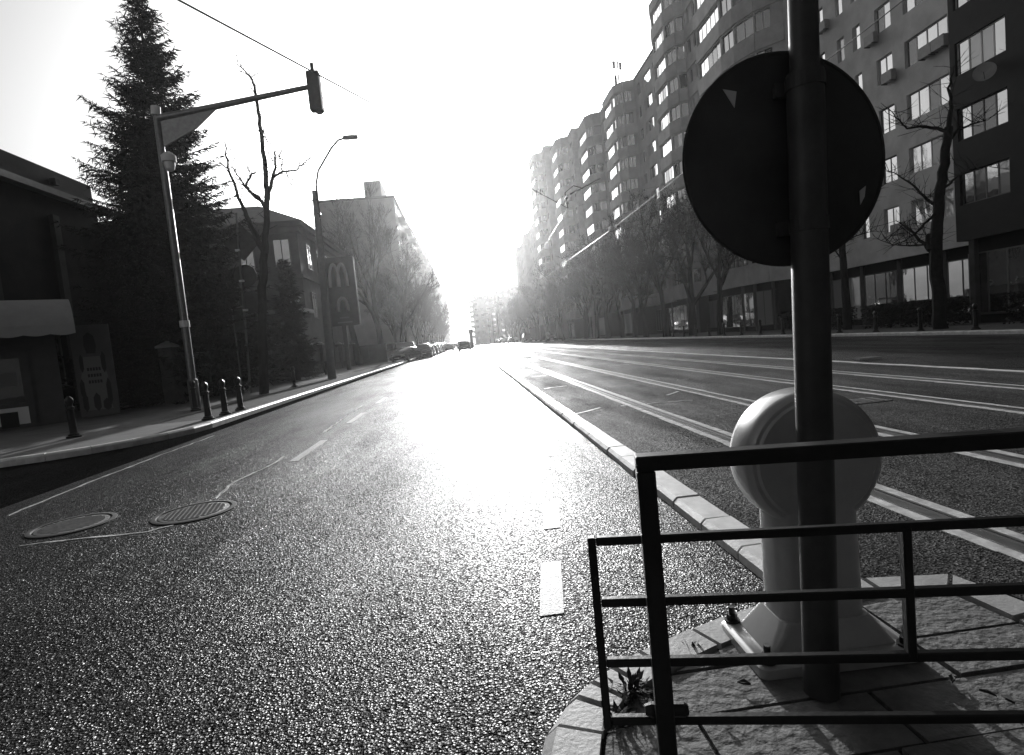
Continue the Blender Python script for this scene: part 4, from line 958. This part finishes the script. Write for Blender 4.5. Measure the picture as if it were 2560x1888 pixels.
# ------------------------------------------------------------------ vehicles
def car(style, paint):
    """mesh set for one kind of car; nose towards +Y, origin at ground centre"""
    if style == 'van': L, Wd, Ht, prof = 5.0, .98, 2.1, [(-2.5, .95, 2.02), (-2.45, .95, 2.08), (1.2, .95, 2.1), (1.75, .95, 1.35), (2.3, .95, 1.1), (2.5, .7, .8)]
    elif style == 'suv': L, Wd, Ht, prof = 4.5, .92, 1.68, [(-2.2, .9, 1.05), (-2.05, .95, 1.6), (-1.6, .95, 1.68), (.2, .95, 1.66), (.95, .95, 1.08), (2.0, .9, .95), (2.22, .7, .7)]
    else: L, Wd, Ht, prof = 4.25, .87, 1.46, [(-2.12, .85, .95), (-1.7, .9, 1.1), (-1.25, .9, 1.42), (-.3, .9, 1.46), (.35, .9, 1.40), (1.05, .9, .98), (1.9, .85, .82), (2.12, .7, .6)]
    half = L/2
    belt = .95 if style != 'van' else 1.25
    body = MB(); rings = []
    for y, w, z in prof:
        zb = min(z, belt); e = Wd*(.94 if abs(y) > half-.25 else 1.0)
        rings.append([(-e*.97, y, .28), (-e, y, .45), (-e, y, zb*.78), (-e*.93, y, zb), (e*.93, y, zb), (e, y, zb*.78), (e, y, .45), (e*.97, y, .28)])
    body.loft(rings, True, True)
    cab = MB(); cr_ = []
    for y, w, z in prof:
        if z > belt+.02: cr_.append([(-Wd*.90, y, belt-.02), (-Wd*.70, y, z-.05), (-Wd*.6, y, z), (Wd*.6, y, z), (Wd*.70, y, z-.05), (Wd*.90, y, belt-.02)])
    y0, y1 = cr_[0][0][1], cr_[-1][0][1]
    rear = [(x, y0-.28, belt-.02) if z < belt+.01 else (x, y0-.03, z) for x, _, z in cr_[0]]
    cab.loft([[(p[0]*.97, p[1]-.25 if p[2] < belt else p[1], p[2]) for p in cr_[0]]]+cr_[1:-1]+[[(p[0]*.97, p[1]+.62 if p[2] < belt else p[1]-.1, p[2]) for p in cr_[-1]]], True, True)
    roof = MB(); rr = [[(p[0]*.99, p[1], p[2]+.012) for p in r_[1:5]] for r_ in cr_]
    roof.loft([r_+[(q[0], q[1], q[2]-.05) for q in reversed(r_)] for r_ in rr], True, True)
    wheel = MB().disc_tube((0, 0, 0), (1, 0, 0), [(-.1, .2), (-.1, .29), (-.07, .315), (.07, .315), (.1, .29), (.1, .2)], 20)
    rim = MB().disc_tube((0, 0, 0), (1, 0, 0), [(-.105, .19), (-.09, .2), (.09, .2), (.105, .19)], 14)
    r = {'body': body.mesh('body', M[paint], True), 'cabin_glass': cab.mesh('cabin_glass', M['glass_clear'], False), 'roof_panel': roof.mesh('roof_panel', M[paint], True), 'tyre': wheel.mesh('tyre', M['tyre'], True), 'rim': rim.mesh('rim', M['rim'], True),
         'headlight': MB().bbox(-.18, .18, -.06, .06, -.07, .07, .02).mesh('headlight', M['lamp_glass']), 'tail_light': MB().bbox(-.14, .14, -.05, .05, -.09, .09, .02).mesh('tail_light', M['tail']), 'number_plate': MB().box(-.26, .26, -.01, .01, -.055, .055).mesh('number_plate', M['white_panel']),
         'bumper': MB().bbox(-Wd*.96, Wd*.96, -.1, .1, -.14, .14, .04).mesh('bumper', M['ink']), 'mirror': MB().bbox(-.1, .1, -.05, .05, -.07, .07, .02).mesh('mirror', M[paint])}
    return r, half, Wd
_cars = {}
def put_car(style, paint, x, y, rz, label, group, small=False):
    if (style, paint) not in _cars: _cars[(style, paint)] = car(style, paint)
    m, h, w = _cars[(style, paint)]
    t = thing('car' if style != 'van' else 'van', label, 'car' if style != 'van' else 'van', (x, y, 0), rz, group)
    obj('body', m['body'], None, t); obj('cabin_glass', m['cabin_glass'], None, t); obj('roof_panel', m['roof_panel'], None, t)
    for sx in (-1, 1):
        for wy in (-h*.61, h*.62):
            tt = obj('wheel', m['tyre'], None, t, loc=(sx*(w-.08), wy, .315)); obj('rim', m['rim'], None, tt)
        obj('headlight', m['headlight'], None, t, loc=(sx*(w-.24), h-.02, .66)); obj('tail_light', m['tail_light'], None, t, loc=(sx*(w-.2), -h+.02, .8)); obj('mirror', m['mirror'], None, t, loc=(sx*(w+.06), h*.33, 1.0))
    obj('bumper', m['bumper'], None, t, loc=(0, h-.03, .42)); obj('bumper', m['bumper'], None, t, loc=(0, -h+.03, .42)); obj('number_plate', m['number_plate'], None, t, loc=(0, -h-.075, .55)); obj('number_plate', m['number_plate'], None, t, loc=(0, h+.075, .45))
    return t
PK = 'cars parked along the left kerb'; TR = 'cars in the distant traffic'
put_car('hatch', 'car_black', -6.2, 57.8, R(180-20), 'black hatchback parked nose out at the left kerb', PK)
put_car('suv', 'car_grey', -5.0, 66.5, R(2), 'grey car parked behind the black hatchback', PK)
put_car('hatch', 'car_silver', -5.0, 73.0, 0, 'silver car parked beyond the grey one', PK)
for k in range(7): put_car(('hatch', 'suv')[k % 2], ('car_black', 'car_white', 'car_grey', 'car_silver')[k % 4], -4.9, 80+6.6*k, 0, 'parked car in the hazy line along the left kerb', PK)
put_car('van', 'car_white', -9.0, 70.0, R(90), 'white van standing on the left pavement behind the tree pair', PK)
put_car('suv', 'car_grey', -.35, 89, 0, 'dark car driving away alone in the glare', TR)
for k, (x, y) in enumerate(((-3.3, 104), (-1.0, 112), (.6, 120), (-3.4, 126), (-1.2, 136), (.5, 146), (-3.3, 150), (-.6, 160), (1.0, 172), (10.6, 170), (13.4, 182), (11.0, 200), (13.8, 160))):
    put_car(('hatch', 'suv', 'hatch')[k % 3], ('car_white', 'car_silver', 'car_grey', 'car_white')[k % 4], x, y, 0 if x < 5 else R(180), 'far car glaring in the distant queue of traffic', TR)
put_car('hatch', 'car_black', 11.4, 143, R(180), 'black car coming along the far carriageway', TR)
put_car('van', 'car_black', 14.3, 132, R(180), 'dark van at the right kerb behind the black car', TR)
put_car('suv', 'car_black', 15.7, 104, R(176), 'black off-roader parked under the right trees', TR)

# ------------------------------------------------------------------ overhead wires, lamps
def wire(name, label, P, r=.012, sag=0.0, m='wire', n=24):
    mb = MB(); P = [Vector(p) for p in P]; pts = []
    for a, b in zip(P, P[1:]):
        for k in range(n): t = k/n; pts.append(a.lerp(b, t)-Vector((0, 0, sag*4*t*(1-t))))
    pts.append(P[-1]); mb.tube(pts, r, 5)
    return tag(obj(name, mb, M[m]), label, 'wire', 'overhead tram wires')
wire('span_wire', 'long span wire crossing the sky above the signal arm', [(-10.5, 2.0, 8.6), (-4.9, 12, 8.6), (6.7, 33.0, 8.6)], .02)
wire('contact_wire', 'bright tram contact wire over the farther track', [(6.68, 2, 5.65), (6.68, 24, 5.6), (6.6, 37, 5.75), (6.7, 50, 5.78), (6.7, 99, 5.5), (6.7, 190, 5.5)], .010, m='galv')
wire('feeder_wire', 'bright sloping feeder wire dropping towards the far track', [(6.7, 33.0, 8.6), (6.7, 99, 5.55)], .013, m='galv')
wire('span_wire', 'thin span wire from feeder to the second block of flats', [(6.7, 33.0, 8.6), (20.9, 52.0, 14.4)], .009)
br = thing('catenary_bracket', 'dark bracket arm with insulators above the tram tracks', 'bracket', (6.7, 33.0, 8.6))
obj('arm', MB().tube([(.3, .4, .9), (2.6, 2.0, 2.1)], .05, 8), M['wire'], br); obj('stay', MB().tube([(0, 0, 0), (-.1, 0, .9), (.5, .3, 1.35), (1.1, .5, 1.2)], .03, 6), M['wire'], br)
for z in (.3, .6): obj('insulator', MB().disc_tube((-.04*z, 0, z), (0, 0, 1), [(-.08, .03), (-.05, .09), (.05, .09), (.08, .03)], 10), M['galv'], br)
for k, y in enumerate((24, 50, 76, 99)):
    h = thing('wire_hanger', 'small hanger clamp on the tram contact wire', 'hanger', (6.68, y, 5.62), 0, 'hangers on the contact wire')
    obj('clamp', MB().bbox(-.09, .09, -.2, .2, -.06, .1, .02), M['white_panel'], h); obj('strut', MB().tube([(0, 0, .1), (.25, .1, .75)], .02, 5), M['galv'], h)
for k, y in enumerate((150, 178, 206)):
    h = thing('street_lamp', 'far hazy street lamp over the tram line', 'street lamp', (8.86, y, .05), 0, 'far street lamps')
    obj('pole', MB().tube([(0, 0, 0), (0, 0, 9)], .09, 8), M['galv'], h); obj('arm', MB().tube([(0, 0, 9), (-1.8, 0, 9.6)], .05, 6), M['galv'], h); obj('lamp_head', MB().bbox(-2.6, -1.7, -.15, .15, 9.5, 9.7, .04), M['galv'], h)
mc = thing('median_column', 'small dark column standing in the median amid the distant cars', 'column', (1.1, 118, 0))
obj('shaft', MB().box(-.3, .3, -.3, .3, 0, 3.2), M['post_dark'], mc); obj('head', MB().box(-.45, .45, -.45, .45, 3.201, 3.9), M['post_dark'], mc)

# ------------------------------------------------------------------ haze: lit air filling the street
hm = bpy.data.materials.new('haze'); hm.use_nodes = True; hn = hm.node_tree.nodes; hn.remove(hn['Principled BSDF'])
pv = hn.new('ShaderNodeVolumePrincipled'); pv.inputs['Color'].default_value = (.96, .96, .96, 1); pv.inputs['Density'].default_value = HAZE_DENSITY; pv.inputs['Anisotropy'].default_value = HAZE_G
hm.node_tree.links.new(pv.outputs[0], hn['Material Output'].inputs['Volume'])
tag(obj('haze', MB().box(-820, 820, -820, 820, -1.1, 44), hm), 'thin bright haze filling the air of the street', 'haze', kind='stuff')

# ------------------------------------------------------------------ put each empty at the base of its thing
bpy.context.view_layer.update()
for o in list(COL.objects):
    if o.type != 'EMPTY' or o.parent is not None or not o.children or max(abs(a) for a in o.rotation_euler) > 1e-6 or (o.scale-Vector((1, 1, 1))).length > 1e-6: continue
    lo, hi = Vector((1e9,)*3), Vector((-1e9,)*3)
    for c in o.children:
        for q in c.bound_box:
            p = c.matrix_world @ Vector(q)
            for i in range(3): lo[i] = min(lo[i], p[i]); hi[i] = max(hi[i], p[i])
    if not (lo.x-.5 <= o.location.x <= hi.x+.5 and lo.y-.5 <= o.location.y <= hi.y+.5):
        new = Vector(((lo.x+hi.x)/2, (lo.y+hi.y)/2, max(lo.z, 0))); off = new-o.location
        o.location = new
        for c in o.children: c.location = c.location-off
